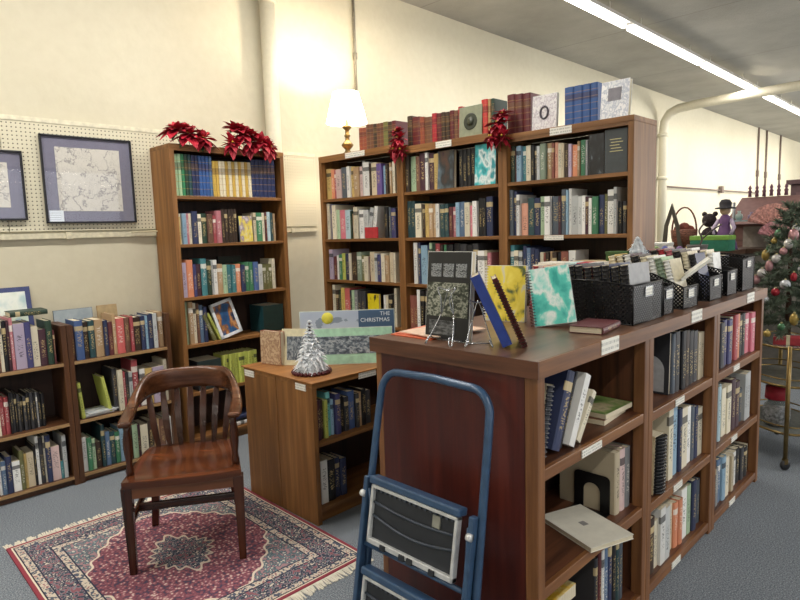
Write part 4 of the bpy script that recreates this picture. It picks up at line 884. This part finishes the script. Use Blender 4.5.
# blue book + spiral notebook leaning
g=thing('blue_book','blue hardback standing tilted on the wire easel, spine to the aisle','book',(-1.155,1.625,WT),0,None,rot=(-.32,0,math.radians(-62)))
o=None
v=MB(); 
def leanbook(name,lab,loc,rz,w,h,d,lean,cols,coil=None,covermat=None):
    """thickness d along local x, width w along local y (away), height h; leans towards -x by lean"""
    g=thing(name,lab,'book',loc,0,None,rot=(0,-lean,rz))
    MB().box(0,0,0,.003,w,h).box(d-.003,0,0,d,w,h).box(.003,0,0,d-.003,.003 if not coil else .0,h).build('cover',plain('cover_'+cols,PAL[cols],.4),g)
    MB().box(.003,.004,.003,d-.003,w-.003,h-.003).build('pages',PG,g)
    if covermat: MB().box(d,.003,.003,d+.001,w-.003,h-.003).build('cover_picture',covermat,g)
    if coil:
        b=MB(); n=int(h/.011); r=d*.62
        for k in range(n):
            z=.012+(h-.024)*k/(n-1); b.tube([(d/2+r*math.cos(a),-.001+r*.8*math.sin(a),z+.002*math.sin(a)) for a in [2*PI*j/10 for j in range(10)]],.0017,5,closed=True)
        b.build('spiral_binding',plain('coil_'+coil,PAL[coil],.3,.5),g)
    return g
bpy.data.objects.remove(g)
leanbook('blue_book','blue hardback leaning in the wire easel near the counter corner','',0,.1,.1,.1,0,'blue') if False else None
b1=leanbook('book','blue hardback leaning on the wire easel near the counter corner',(-1.115,1.59,WT+.004),math.radians(38),.15,.25,.032,math.radians(24),'royal_blue')
b2=leanbook('spiral_notebook','brown spiral notebook leaning beside the blue hardback on the counter',(-1.07,1.635,WT),math.radians(38),.15,.245,.018,math.radians(23),'maroon',coil='dark_brown')
yc=art('yellow_cookbook_cover',[(.35,'4a5a34'),(.45,'d8c43a'),(.58,'e6d65a'),(.66,'c9c8b4')],3,3,seed=31,dist=.5)
def spiralface(lab,loc,rz,w,h,d,cov,coil,tilt,sp='white',roll=0):
    g=facebook('spiral_bound_book',lab,'book',loc,rz,w,h,d,cov,tilt=tilt,spine=sp,roll=roll); b=MB(); n=int(h/.012); r=d*.62
    for k in range(n):
        z=.01+(h-.02)*k/(n-1); b.tube([(.001+r*.9*math.cos(a),d/2+r*math.sin(a),z) for a in [2*PI*j/10 for j in range(10)]],.0018,5,closed=True)
    b.build('spiral_binding',plain('coil_'+coil,PAL[coil],.3),g); return g
spiralface('yellow and white spiral-bound book standing behind the leaning notebook',(-1.535,2.06,WT),math.radians(14),.175,.235,.022,yc,'white',.12)
ac=art('aqua_map_cover',[(.35,'2f9c92'),(.48,'58c4b4'),(.56,'dfe6e0'),(.64,'7ed0c4')],2.2,4,seed=33,dist=.3)
spiralface('aqua and white spiral-bound book leaning before the first basket',(-1.265,2.02,WT),math.radians(30),.16,.235,.028,ac,'charcoal',.34,sp='pale_grey',roll=math.radians(-8))
o=book_mesh(.026,.20,.13,'maroon'); o.location=(-1.0,2.20,WT+.001); o.rotation_euler=(0,-R90,math.radians(98)); tag(o,'brown leather book lying flat in front of the first basket','book')
for k,(c,a) in enumerate((('c9603a',.0),('d9795a',.12),('d6b7a0',-.1))):
    o=MB().box(0,0,0,.20,.26,.004).build('leaflet',plain(['coral_paper','orange_paper','pale_paper'][k],c,.6),None,(-1.61+.01*k,1.57+.012*k,WT+.0045*k),(0,0,a)); tag(o,['bottom','middle','top'][k]+' of three orange leaflets at the left corner of the counter','leaflet','leaflets on the counter corner')
# wire mesh baskets
t=NT('black_wire_mesh'); s_=t.sep(t.coord()); a_=t.math('ADD',s_[0],s_[1]); 
f1=t.math('FRACT',t.math('MULTIPLY',t.math('ADD',a_,s_[2]),58)); f2=t.math('FRACT',t.math('MULTIPLY',t.math('SUBTRACT',a_,s_[2]),58))
hole=t.math('MULTIPLY',t.step(f1,.42),t.step(f2,.42)); t.b.inputs['Base Color'].default_value=lin('1a1b1e'); t.b.inputs['Metallic'].default_value=.4; t.b.inputs['Roughness'].default_value=.4
t.put(t.b.inputs['Alpha'],t.math('SUBTRACT',1.0,hole)); mesh_m=t.m
bm_=plain('black_metal','121214',.35,.3)
def basket(lab,x0,x1,y0,y1,hb,hf,books,rnd,labn=''):
    g=thing('mesh_basket',lab,'basket',(x1,y0,WT)); W=y1-y0; D=x1-x0; T=.0016
    # side walls slope from back (x0) to front (x1)
    b=MB()
    for y in (0,W-T):
        b.add([(-D,y,0),(0,y,0),(0,y,hf),(-D*.45,y,hb),(-D,y,hb),(-D,y+T,0),(0,y+T,0),(0,y+T,hf),(-D*.45,y+T,hb),(-D,y+T,hb)],[(0,1,2,3,4),(9,8,7,6,5)])
    b.box(-T,T,0,0,W-T,hf).box(-D,T,0,-D+T,W-T,hb).box(-D,T,0,0,W-T,T)
    b.build('mesh_wall',mesh_m,g)
    r=MB(); rim=[(-D,0,hb),(-D*.45,0,hb),(0,0,hf),(0,W,hf),(-D*.45,W,hb),(-D,W,hb)]; r.tube(rim,.0035,6,closed=True)
    for p in ((-D,0),(0,0),(0,W),(-D,W)): r.tube([(p[0],p[1],0),(p[0],p[1],hf if p[0]==0 else hb)],.003,6)
    r.tube([(-D,0,.003),(0,0,.003),(0,W,.003),(-D,W,.003)],.003,6,closed=True); r.build('wire_rim',bm_,g)
    lb=MB(); yc_=W/2; L=min(.075,W*.8); z0=hf-.052
    lb.box(.002,yc_-L/2,z0,.005,yc_+L/2,z0+.003).box(.002,yc_-L/2,z0+.037,.005,yc_+L/2,z0+.04).box(.002,yc_-L/2,z0,.005,yc_-L/2+.003,z0+.04).box(.002,yc_+L/2-.003,z0,.005,yc_+L/2,z0+.04)
    o=lb.build('label_holder',plain('silver_wire','b8bcc0',.25,.9),g)
    MB().box(.001,yc_-L/2+.004,z0+.004,.003,yc_+L/2-.004,z0+.036).build('paper_label',tag_mat(),o)
    x=x0+.006
    for i,(c,cm,w,h) in enumerate(books):
        nm=lab.split(',')[0]
        combbook(bl_label(i,c,cm,books,labn),(x,y0+.015,WT+.004),(0,math.radians(rnd),0),w,h,min(.20,W-.03),c,comb=cm,group='comb-bound books in the '+labn,n=14 if h>.2 else 12)
        x+=w*1.07+.002
def bl_label(i,c,cm,books,labn):
    n=len(books); pos='nearest the aisle' if i==n-1 else ('farthest from the aisle' if i==0 else ORD[n-i]+' from the aisle')
    return '%s comb-bound book, %s, in the %s'%(c.replace('_',' '),pos,labn)
N='black'
basket('black mesh basket packed with black comb-bound books, nearest the corner',-1.33,-.975,2.25,2.53,.17,.155,[('charcoal',N,.034,.215),('navy',N,.034,.22),('charcoal',N,.034,.222),('black',N,.034,.225),('maroon',N,.034,.218),('charcoal',N,.034,.222),('navy',N,.034,.228),('black',N,.034,.222),('grey',N,.034,.23)],-6,'first basket')
basket('narrow black mesh basket with green leaflets, second from the corner',-1.22,-.985,2.575,2.68,.15,.12,[('olive','sage',.02,.15),('sage','black',.02,.13)],-4,'narrow basket')
basket('black mesh basket of cream and black comb-bound books, third along',-1.30,-.985,2.80,2.98,.16,.10,[('gold','cream',.035,.24),('black','cream',.034,.24),('plum','white',.034,.245),('dark_brown',N,.036,.24),('cream','cream',.03,.235),('white','white',.03,.235),('pale_green','sage',.03,.23),('cream','white',.03,.22)],-14,'third basket')
basket('black mesh basket of dark comb-bound books, fourth along',-1.28,-.985,3.15,3.33,.16,.12,[('rust','navy',.034,.25),('navy',N,.034,.25),('maroon','crimson',.034,.255),('charcoal','rose',.034,.25),('dark_brown',N,.034,.245),('cream','cream',.03,.24),('navy',N,.03,.23)],-12,'fourth basket')
basket('black mesh basket of maroon and white comb-bound books, fifth along',-1.26,-.985,3.42,3.58,.16,.13,[('maroon',N,.034,.24),('charcoal','navy',.034,.24),('white','white',.03,.245),('maroon',N,.034,.235),('cream','cream',.03,.235),('white','white',.026,.22)],-6,'fifth basket')
basket('black mesh basket at the far end of the counter',-1.28,-.985,3.68,3.90,.20,.18,[('charcoal',N,.05,.2),('black',N,.05,.2),('charcoal',N,.05,.19)],0,'far basket')
g=thing('card_file','open white pamphlet resting slanted across the third basket','pamphlet',(-1.02,2.86,WT+.13),0,None,rot=(.0,math.radians(-18),math.radians(20))); MB().box(0,0,0,.012,.2,.15,M=Matrix.Rotation(1.2,4,'Y')).build('paper',plain('white_paper','dcdcd4',.6),g)
# file boxes at the back of the counter
def cbox(lab,loc,rz,w,d,h,col,cat='box',lid=None,name='card_box'):
    g=thing(name,lab,cat,loc,rz); 
    MB().box(0,0,0,w,d,h*.72).build('body',plain(name+'_'+col,col,.55),g,bevel=.003); MB().box(-.003,-.003,h*.72,w+.003,d+.003,h).build('lid',plain('lid_'+(lid or col),lid or col,.55),g,bevel=.003); return g
cbox('long cream card box behind the baskets at the back of counter',(-1.63,2.60,WT),0,.32,.20,.20,'cdb98a')
cbox('second cream card box under the small frosted tree',(-1.63,2.99,WT),0,.39,.12,.20,'c9b58c')
cbox('small dark green box on the cream card box',(-1.45,3.0,WT+.2015),.1,.11,.07,.05,'3f5f2c',name='green_box')
for k,(x,c,w) in enumerate(((-1.62,'ded9cf',.14),(-1.475,'b9d6d8',.05),(-1.42,'b83242',.05),(-1.365,'e0dcd4',.06))):
    o=MB().box(0,0,0,w,.12,.012).build('envelope',plain('envelope_%d'%k,c,.6),None,(x,2.62+.01*k,WT+.2015),(0,0,.05*k)); tag(o,['large white','pale aqua','small red','white'][k]+' envelope lying on the long cream card box'+(' at its right' if k==3 else ''),'envelope')
combbook('upright white comb-bound book behind the aqua book, at back of counter',(-1.57,2.45,WT),(0,.1,.1),.03,.21,.15,'white','crimson')
combbook('upright salmon comb-bound book behind the aqua book, at back of counter',(-1.52,2.45,WT),(0,.12,.1),.03,.205,.15,'salmon','crimson')
white_tree('small frosted white tree on the cream card box by tall bookcase',(-1.305,3.055,WT+.2005),.125,.07,False,8)
# ---------------------------------------------------------------- display shelving and goods behind the counter
g=thing('display_table','long dark display table beyond the counter holding gift goods','table',(-2.45,4.35,0))
tw=wood('dark_table','2f2019','4e3729',axis='y'); ZT=1.33
MB().box(0,0,ZT-.04,1.05,.95,ZT).build('tabletop',tw,g,bevel=.004)
for x in (.03,.96):
    for y in (.03,.86): MB().box(x,y,0,x+.06,y+.06,ZT-.04).build('leg',tw,g)
MB().box(.06,.06,.5,.99,.89,.53).build('lower_shelf',tw,g)
g=thing('display_table','dark table carrying the dolls house and glass shelf beyond the trolley','table',(-1.75,5.32,0))
MB().box(0,0,ZT-.04,1.5,1.1,ZT).build('tabletop',tw,g,bevel=.004)
for x in (.03,1.41):
    for y in (.03,1.01): MB().box(x,y,0,x+.06,y+.06,ZT-.04).build('leg',tw,g)
MB().box(.06,.03,.3,1.44,.05,1.29).build('front_panel',plain('grey_drape','8f8a82',.9),g)
def ygoods():
    Y=5.0
    # pointed arched mirror
    g=thing('arched_frame','open pointed arch frame, dark olive, standing on the display table','frame',(-1.94,5.0,ZT+.001),0)
    out=[(0,0),(.165,0),(.135,.19),(.075,.375),(.02,.2)]; inn=[(.035,.03),(.13,.03),(.108,.18),(.075,.30),(.045,.19)]
    n=5; v=[(x,0,z) for x,z in out]+[(x,0,z) for x,z in inn]+[(x,.02,z) for x,z in out]+[(x,.02,z) for x,z in inn]; f=[]
    for k in range(n): j=(k+1)%n; f+=[(k,j,n+j,n+k),(2*n+j,2*n+k,3*n+k,3*n+j),(j,k,2*n+k,2*n+j),(n+k,n+j,3*n+j,3*n+k)]
    MB().add(v,f).build('frame',plain('dark_olive_frame','4a463c',.5),g,fix=True)
    # wicker basket
    g=thing('wicker_basket','brown wicker basket with tall handle on the display table','basket',(-1.80,5.10,ZT+.001))
    t=NT('wicker'); c=t.coord(); w=t.math('SINE',t.math('MULTIPLY',t.sep(c)[2],500)); t.fin(t.ramp(t.noise(t.mapping(c,(60,60,200)),1,2),[(.35,'4a2a20'),(.65,'8c5540')]),.6,bump=w,bdist=.004)
    MB().lathe([(.05,0),(.075,.02),(.095,.10),(.10,.16),(.094,.165),(.09,.1),(.07,.03),(.0001,.02)],20).build('bowl',t.m,g)
    MB().tube([(-.095*math.cos(a),0,.15+.19*math.sin(a)) for a in [PI*k/12 for k in range(13)]],.007,6).build('handle',t.m,g)
    for k in range(5): pass
    MB().ball((.0,0,.17),.05,seg=10,rings=6).ball((.04,.02,.16),.035,seg=10,rings=6).ball((-.04,-.02,.165),.035,seg=10,rings=6).build('contents',plain('rust_cloth','7a3c30',.8),g)
    # doll with dark hat and purple dress
    g=thing('dressed_doll','doll in purple dress and dark hat on the display table','doll',(-1.51,5.14,ZT+.001))
    MB().lathe([(.095,0),(.085,.05),(.05,.14),(.035,.19),(.045,.23),(.03,.26),(.015,.275)],16).build('dress',plain('purple_cloth','6a4a78',.8),g)
    MB().ball((0,0,.305),.04,seg=12,rings=8).build('head',plain('doll_face','c9a890',.6),g)
    MB().lathe([(.075,.315),(.07,.325),(.042,.33),(.045,.36),(.03,.385),(.0001,.39)],16).build('hat',plain('dark_felt','2e2c30',.9),g)
    for s in (-1,1): MB().tube([(s*.04,0,.23),(s*.075,-.03,.17),(s*.06,-.06,.12)],[.018,.014,.01],8).build('sleeve',plain('pale_sleeve','b8a8c0',.8),g)
    g=thing('plush_figure','dark furry figure beside the purple doll on display table','toy',(-1.64,5.20,ZT+.001))
    MB().ball((0,0,.09),.07,sz=1.25).ball((0,-.01,.23),.055).ball((-.04,0,.28),.02).ball((.04,0,.28),.02).build('body',plain('dark_fur','3a3032',1,var=.3,scale=80),g)
    # green lidded box
    cbox('green crate with lime lid on the display table',(-1.66,4.83,ZT+.001),.0,.27,.16,.115,'2f7d62',name='lidded_crate',lid='7fae4a')
    cbox('white box with blue dot beside the green crate',(-1.93,4.5,ZT+.001),.1,.22,.16,.075,'dcdcd8',name='white_box')
    r=random.Random(5)
    for k in range(9):
        x=-1.98+.055*k; c=['c8b26a','d8cfa8','b99a4a','e0d8bc','8aa06a','5a5fa0','d8d0c8','7a5a8c','c9b27a'][k]
        b=MB()
        for i in range(9):
            a=i*.7; leaf(b,(0,0,.02),(math.cos(a),math.sin(a),.5),.06,.03,droop=.3)
        b.ball((0,0,.03),.025,seg=8,rings=6)
        o=b.build('paper_flower',plain('flower_%d'%k,c,.7),None,(x,4.42+.02*(k%3),ZT+.001)); tag(o,'%s paper flower, %s from the left along the table edge'%(['gold','cream','ochre','ivory','green','blue','white','violet','sand'][k],ORD[k+1]),'ornament','paper flowers along the display table')
    # wooden wall cabinet with figures on top (peaked brown roof)
    g=thing('dolls_house','brown wooden dolls house with sloping roof behind the green crate','dolls house',(-1.62,5.72,ZT+.001),.0)
    rw=wood('house_brown','4a3434','7a5a54',axis='x')
    MB().box(0,0,0,1.0,.5,.19).build('body',rw,g); 
    MB().add([(-.05,-.06,.19),(1.05,-.06,.19),(1.05,.56,.19),(-.05,.56,.19),(.0,.25,.42),(1.0,.25,.42)],[(0,1,5,4),(1,2,5),(2,3,4,5),(3,0,4),(3,2,1,0)]).build('roof',plain('house_roof','6b4c48',.7),g,fix=True)
    MB().box(.1,-.005,.04,.2,.0,.15).box(.4,-.005,.04,.5,.0,.15).box(.7,-.005,.0,.8,.0,.15).build('window_opening',plain('dark_opening','2a2224',.7),g)
    MB().box(.8,.2,.36,.87,.27,.52).build('chimney',plain('house_roof','6b4c48',.7),g)
    for k in range(6):
        x=-1.56+.055*k; b=MB(); b.lathe([(.016,0),(.012,.03),(.018,.045),(.008,.06),(.015,.075),(.004,.10)],8)
        o=b.build('carved_figure',plain('plum_figure','6a4452',.6),None,(x,5.97,ZT+.425)); tag(o,'small plum figure on the dolls house ridge, %s from left'%ORD[k+1],'figurine','carved figures along the dolls house ridge')
    # second tall brown cabinet at right
    g=thing('dark_cabinet','tall dark wooden cabinet cut off at the right picture edge','cabinet',(-1.42,6.75,0)); MB().box(0,0,0,.9,.45,1.88).build('body',plain('cabinet_plum','5c4448',.5),g,bevel=.01); MB().box(-.03,-.03,1.88,.93,.48,1.92).build('cornice',plain('cabinet_plum','5c4448',.5),g)
    MB().box(.05,-.012,.3,.44,-.0,1.8).box(.46,-.012,.3,.85,0,1.8).build('door',plain('cabinet_door','6d5356',.5),g)
    # pink fans
    def fan(lab,loc,R,col,n=15):
        g=thing('folding_fan',lab,'fan',loc,0,None,rot=(-.15,0,0)); b=MB(); v=[];f=[]
        for k in range(n+1):
            a=PI*(.08+.84*k/n); rr=R*(1 if k%2 else .97); yy=.004 if k%2 else -.004
            v+=[(.25*R*math.cos(a),yy,.25*R*math.sin(a)),(rr*math.cos(a),yy,rr*math.sin(a))]
        for k in range(n): f.append((2*k,2*k+1,2*k+3,2*k+2))
        o=b.add(v,f).build('pleated_leaf',plain('fan_'+col,col,.6,var=.25,scale=60),g); s=o.modifiers.new('s','SOLIDIFY'); s.thickness=.002
        b=MB()
        for k in range(0,n+1,2): a=PI*(.08+.84*k/n); b.tube([(0,.0,0),(.96*R*math.cos(a),0,.96*R*math.sin(a))],.002,5)
        b.build('rib',plain('fan_rib','7a4a40',.5),g)
    fan('larger pink pleated fan above the green crate at right',(-1.22,5.28,1.50),.18,'c08a80')
    fan('smaller pink pleated fan below the larger pink one',(-1.19,5.22,1.42),.12,'b87f84')
    # shelf edge and grey cloth panel
    g=thing('glass_shelf_rack','rack with pale blue glass shelf under the pink fans','shelf rack',(-1.70,5.34,0)); MB().box(.15,0,1.545,1.1,.25,1.555).build('shelf',plain('pale_blue_glass','9db8bc',.2),g)
    for x in (.16,1.08): MB().tube([(x,.12,ZT+.001),(x,.12,1.7)],.012,8).build('post',plain('grey_steel','86888a',.4,.6),g)
    MB().box(.2,.245,ZT+.001,1.08,.26,1.5).build('backing_cloth',plain('grey_backing_cloth','9a9288',.9),g)
    for k in range(10):
        r=random.Random(k+50); x=-1.50+.09*k; b=MB(); h=r.uniform(.05,.10)
        b.lathe([(.018,0),(.03,h*.3),(.026,h*.6),(.010,h*.75),(.014,h)],12)
        o=b.build('ornament_bottle',plain('orn_%d'%(k%5),['8a9a94','6f5f78','b08a84','b9bdb8','7a5648'][k%5],.3),None,(x,5.46,1.5555)); tag(o,'small ornament on the glass shelf, %s from left'%ORD[k+1],'ornament','ornaments on the glass shelf')
    g=thing('stone_bowl','dark bowl with curved branch beside the small tree ornaments','bowl',(-1.48,4.45,ZT+.001))
    MB().lathe([(.04,0),(.06,.02),(.07,.06),(.064,.062),(.05,.02),(.0001,.012)],16).build('bowl',plain('dark_stone','4f4a46',.6),g); MB().tube(cr([(0,0,.02),(.03,0,.1),(.01,0,.16),(.05,0,.22)],5),.006,6).tube(cr([(.03,0,.1),(.1,-.02,.16),(.16,-.02,.2)],5),.005,6).build('branch',plain('grey_branch','5c5450',.8),g)
ygoods()
# brass trolley and Christmas tree on it
def trolley():
    g=thing('brass_trolley','brass two-tier serving trolley on castors at the end of counter','trolley',(-.95,4.556,0),-.6)
    br=plain('brass_tube','8a7448',.3,.8); gm=MC['glass']; W,D=.30,.23
    for sx in (-1,1):
        for sy in (-1,1):
            b=MB().tube([(sx*W*.92,sy*D,.07),(sx*W*.92,sy*D,.78)],.013,10); p=b.build('post',br,g)
            MB().lathe([(.03,-.01),(.033,0),(.03,.01)],14,M=Matrix.Translation((sx*W*.92,sy*D,.034))@Matrix.Rotation(PI/2,4,'Y')).build('castor',plain('castor_black','202022',.4),g)
            MB().box(sx*W*.92-.012,sy*D-.012,.04,sx*W*.92+.012,sy*D+.012,.075).build('castor_fork',br,g)
    for z in (.22,.52,.76):
        ov=[(W*math.copysign(abs(math.cos(a))**.5,math.cos(a)),D*1.05*math.copysign(abs(math.sin(a))**.5,math.sin(a)),z) for a in [2*PI*k/36 for k in range(36)]]
        b=MB().tube(ov,.008,8,closed=True)
        if z<.7: b.tube([(p[0],p[1],p[2]+.045) for p in ov],.005,8,closed=True)
        b.build('rail',br,g); MB().prism([(p[0]*.98,p[1]*.98) for p in ov],z-.004,z+.002).build('shelf',plain('tray_glass','787c78',.15),g)
    j=thing('glass_jar','glass jar with red cloth lid on the trolley','jar',(-.95,4.40,.224))
    t=NT('jar_glass'); t.b.inputs['Base Color'].default_value=lin('cfd6d8'); t.b.inputs['Roughness'].default_value=.05; t.b.inputs['Transmission Weight'].default_value=.85; t.b.inputs['IOR'].default_value=1.3
    MB().lathe([(.05,0),(.07,.01),(.08,.06),(.078,.12),(.055,.16),(.05,.18)],20).build('jar',t.m,j); MB().lathe([(.062,.175),(.07,.178),(.066,.255),(.0001,.262)],20).build('lid',plain('red_cloth_lid','a01f2e',.6),j)
    MB().lathe([(.0001,.005),(.06,.012),(.066,.06),(.06,.11),(.0001,.12)],14).build('contents',plain('white_sweets','b9b4b4',.6,var=.3,scale=60),j)
    b=thing('red_box','red gift box on the top tier of trolley','box',(-.97,4.33,.763),.2); MB().box(0,0,0,.16,.1,.05).build('body',plain('gift_red','a5303a',.5),b,bevel=.003); MB().box(.07,-.001,0,.09,.101,.051).build('ribbon',plain('ribbon_cream','d8cfae',.5),b)
    # Christmas tree
    t_=thing('christmas_tree','green artificial Christmas tree with ornaments at the right edge','tree',(-.95,4.60,.763)); r=random.Random(9)
    MB().lathe([(.02,0),(.008,.84)],8).build('trunk',plain('trunk_brown','4a3024',.7),t_)
    gr=MB(); HT=.86
    for k in range(64):
        tt=(k+.5)/64; z=.09+tt*(HT-.09); R=.34*(1-tt)+.05; a=k*2.399; tip=Vector((R*math.cos(a),R*math.sin(a),z-.05+.10*tt))
        gr.tube([(0,0,z),tuple(tip)],.003,5)
        nn=int(9+16*(1-tt))
        for i in range(nn):
            u=.15+.85*i/nn; c=Vector((0,0,z)).lerp(tip,u)
            for q in range(7):
                d=(tip-Vector((0,0,z))).normalized(); o=Vector((r.uniform(-1,1),r.uniform(-1,1),r.uniform(-1,1)))
                e=c+(d*.5+o*.8).normalized()*.048; s=o.cross(d)
                if s.length<.01: continue
                s=s.normalized()*.0055; gr.add([tuple(c-s),tuple(c+s),tuple(e)],[(0,1,2)])
    gr.build('foliage',plain('fir_green','64725f',.8,var=.3,scale=12),t_)
    cols=[('red','9a2430'),('white','d8d6d4'),('gold','b39a54'),('silver','c4c8cc'),('pink','b78a8c'),('green','4f7a58')]
    cnt={}
    places=['near the top','on the upper branches','on the middle branches','on the lower branches']
    names=[]
    for k in range(44):
        tt=.02+.92*(k/44); z=.763+.05+tt*(HT-.1)-.02; R=.31*(1-tt)+.045; a=-2.2+k*2.1%3.6 if k%3 else k*1.7
        a=-PI*.95+((k*137.5)%200)/200*PI*1.1
        cn,ch=cols[k%6]; rr=r.uniform(.018,.032)
        o=thing('bauble','','bauble',(-.95+R*math.cos(a),4.60+R*math.sin(a),z)); sz=1 if k%4 else 1.5
        MB().ball((0,0,0),rr,sz=sz,seg=14,rings=9).build('ball',plain('bauble_'+cn,ch,.2,.3),o); MB().lathe([(.006,rr*sz-.002),(.006,rr*sz+.006)],8).build('cap',plain('gilt','c8c08a',.4),o)
        names.append((cn,z,o))
    for cn in {n[0] for n in names}:
        L=sorted([n for n in names if n[0]==cn],key=lambda n:-n[1])
        for i,(c,z,o) in enumerate(L):
            w='highest' if i==0 else ('lowest' if i==len(L)-1 else ORD[i+1]+' from the top'); tag(o,'%s bauble on the Christmas tree, %s of that colour'%(cn,w),'bauble','baubles on the Christmas tree')
trolley()
# ---- the 300 largest-showing books stay separate, the smallest rest is one mass
def base_name(o): return o.name.split('.')[0]
def thin_out():
    regs=[o for (ph,nn),R in REG.items() if nn=='book' for _,_,o in R]; rs=set(regs)
    hand=[o for o in COL.objects if base_name(o)=='book' and o not in rs and o.parent is None]
    sc=[]
    for o in regs:
        d=(o.location-Vector((0,0,1.55))).length; bb=o.bound_box; sc.append(((bb[6][0]-bb[0][0])*(bb[6][2]-bb[0][2])/d/d,o))
    sc.sort(key=lambda a:-a[0]); rest=[o for _,o in sc[300-len(hand):]]
    mats=[];v=[];f=[];mi=[];gen=[];rn=[]
    for o in rest:
        M=Matrix.Translation(o.location)@o.rotation_euler.to_matrix().to_4x4(); off=len(v); me=o.data; idx=[]
        for m in me.materials:
            if m not in mats: mats.append(m)
            idx.append(mats.index(m))
        v+=[tuple(M@x.co) for x in me.vertices]
        for d_ in me.attributes['gen'].data: gen+=list(d_.vector)
        for d_ in me.attributes['rnd'].data: rn.append(d_.value)
        for p in me.polygons: f.append(tuple(i+off for i in p.vertices)); mi.append(idx[p.material_index])
    for o in rest: bpy.data.objects.remove(o)
    b=MB(); b.v=v; b.f=f; b.mi=mi; b.sm=[False]*len(f); o=b.build('books',mats); me=o.data
    a=me.attributes.new('gen','FLOAT_VECTOR','POINT'); a.data.foreach_set('vector',gen); a=me.attributes.new('rnd','FLOAT','POINT'); a.data.foreach_set('value',rn)
    tag(o,'the many remaining small books filling the shelves of the bookcases','books',kind='stuff')
thin_out()
# ---------------------------------------------------------------- daylight, world, camera
w=bpy.data.worlds.new('World'); SC.world=w; w.use_nodes=True; bgn=w.node_tree.nodes['Background']; bgn.inputs[0].default_value=lin('c9dcf2'); bgn.inputs[1].default_value=.9
def win_light(y,wd,e,col=(1,.96,.91)):
    l=bpy.data.lights.new('daylight','AREA'); l.shape='RECTANGLE'; l.size=2.6; l.size_y=wd; l.energy=e; l.color=col
    o=bpy.data.objects.new('window_daylight',l); COL.objects.link(o); o.location=(X1+.3,y,1.85); o.rotation_euler=(0,PI/2,0)
win_light(1.5,11,WIN1); win_light(17.5,8,WIN2)
cam=bpy.data.cameras.new('cam'); cam.sensor_fit='HORIZONTAL'; cam.sensor_width=36; cam.lens=601*36/800; cam.clip_start=.05; cam.clip_end=100
co=bpy.data.objects.new('camera',cam); COL.objects.link(co)
R_=((0.71188208,-0.05853105,0.69985571),(0.70165082,0.10207963,-0.70517081),(-0.03016663,0.9930528,0.11373702))
co.matrix_world=Matrix(((*R_[0],0),(*R_[1],0),(*R_[2],1.55),(0,0,0,1))); SC.camera=co
vs=SC.view_settings; vs.view_transform='Standard'; vs.look='None'; vs.gamma=1; vs.use_curve_mapping=False; vs.exposure=EXPO
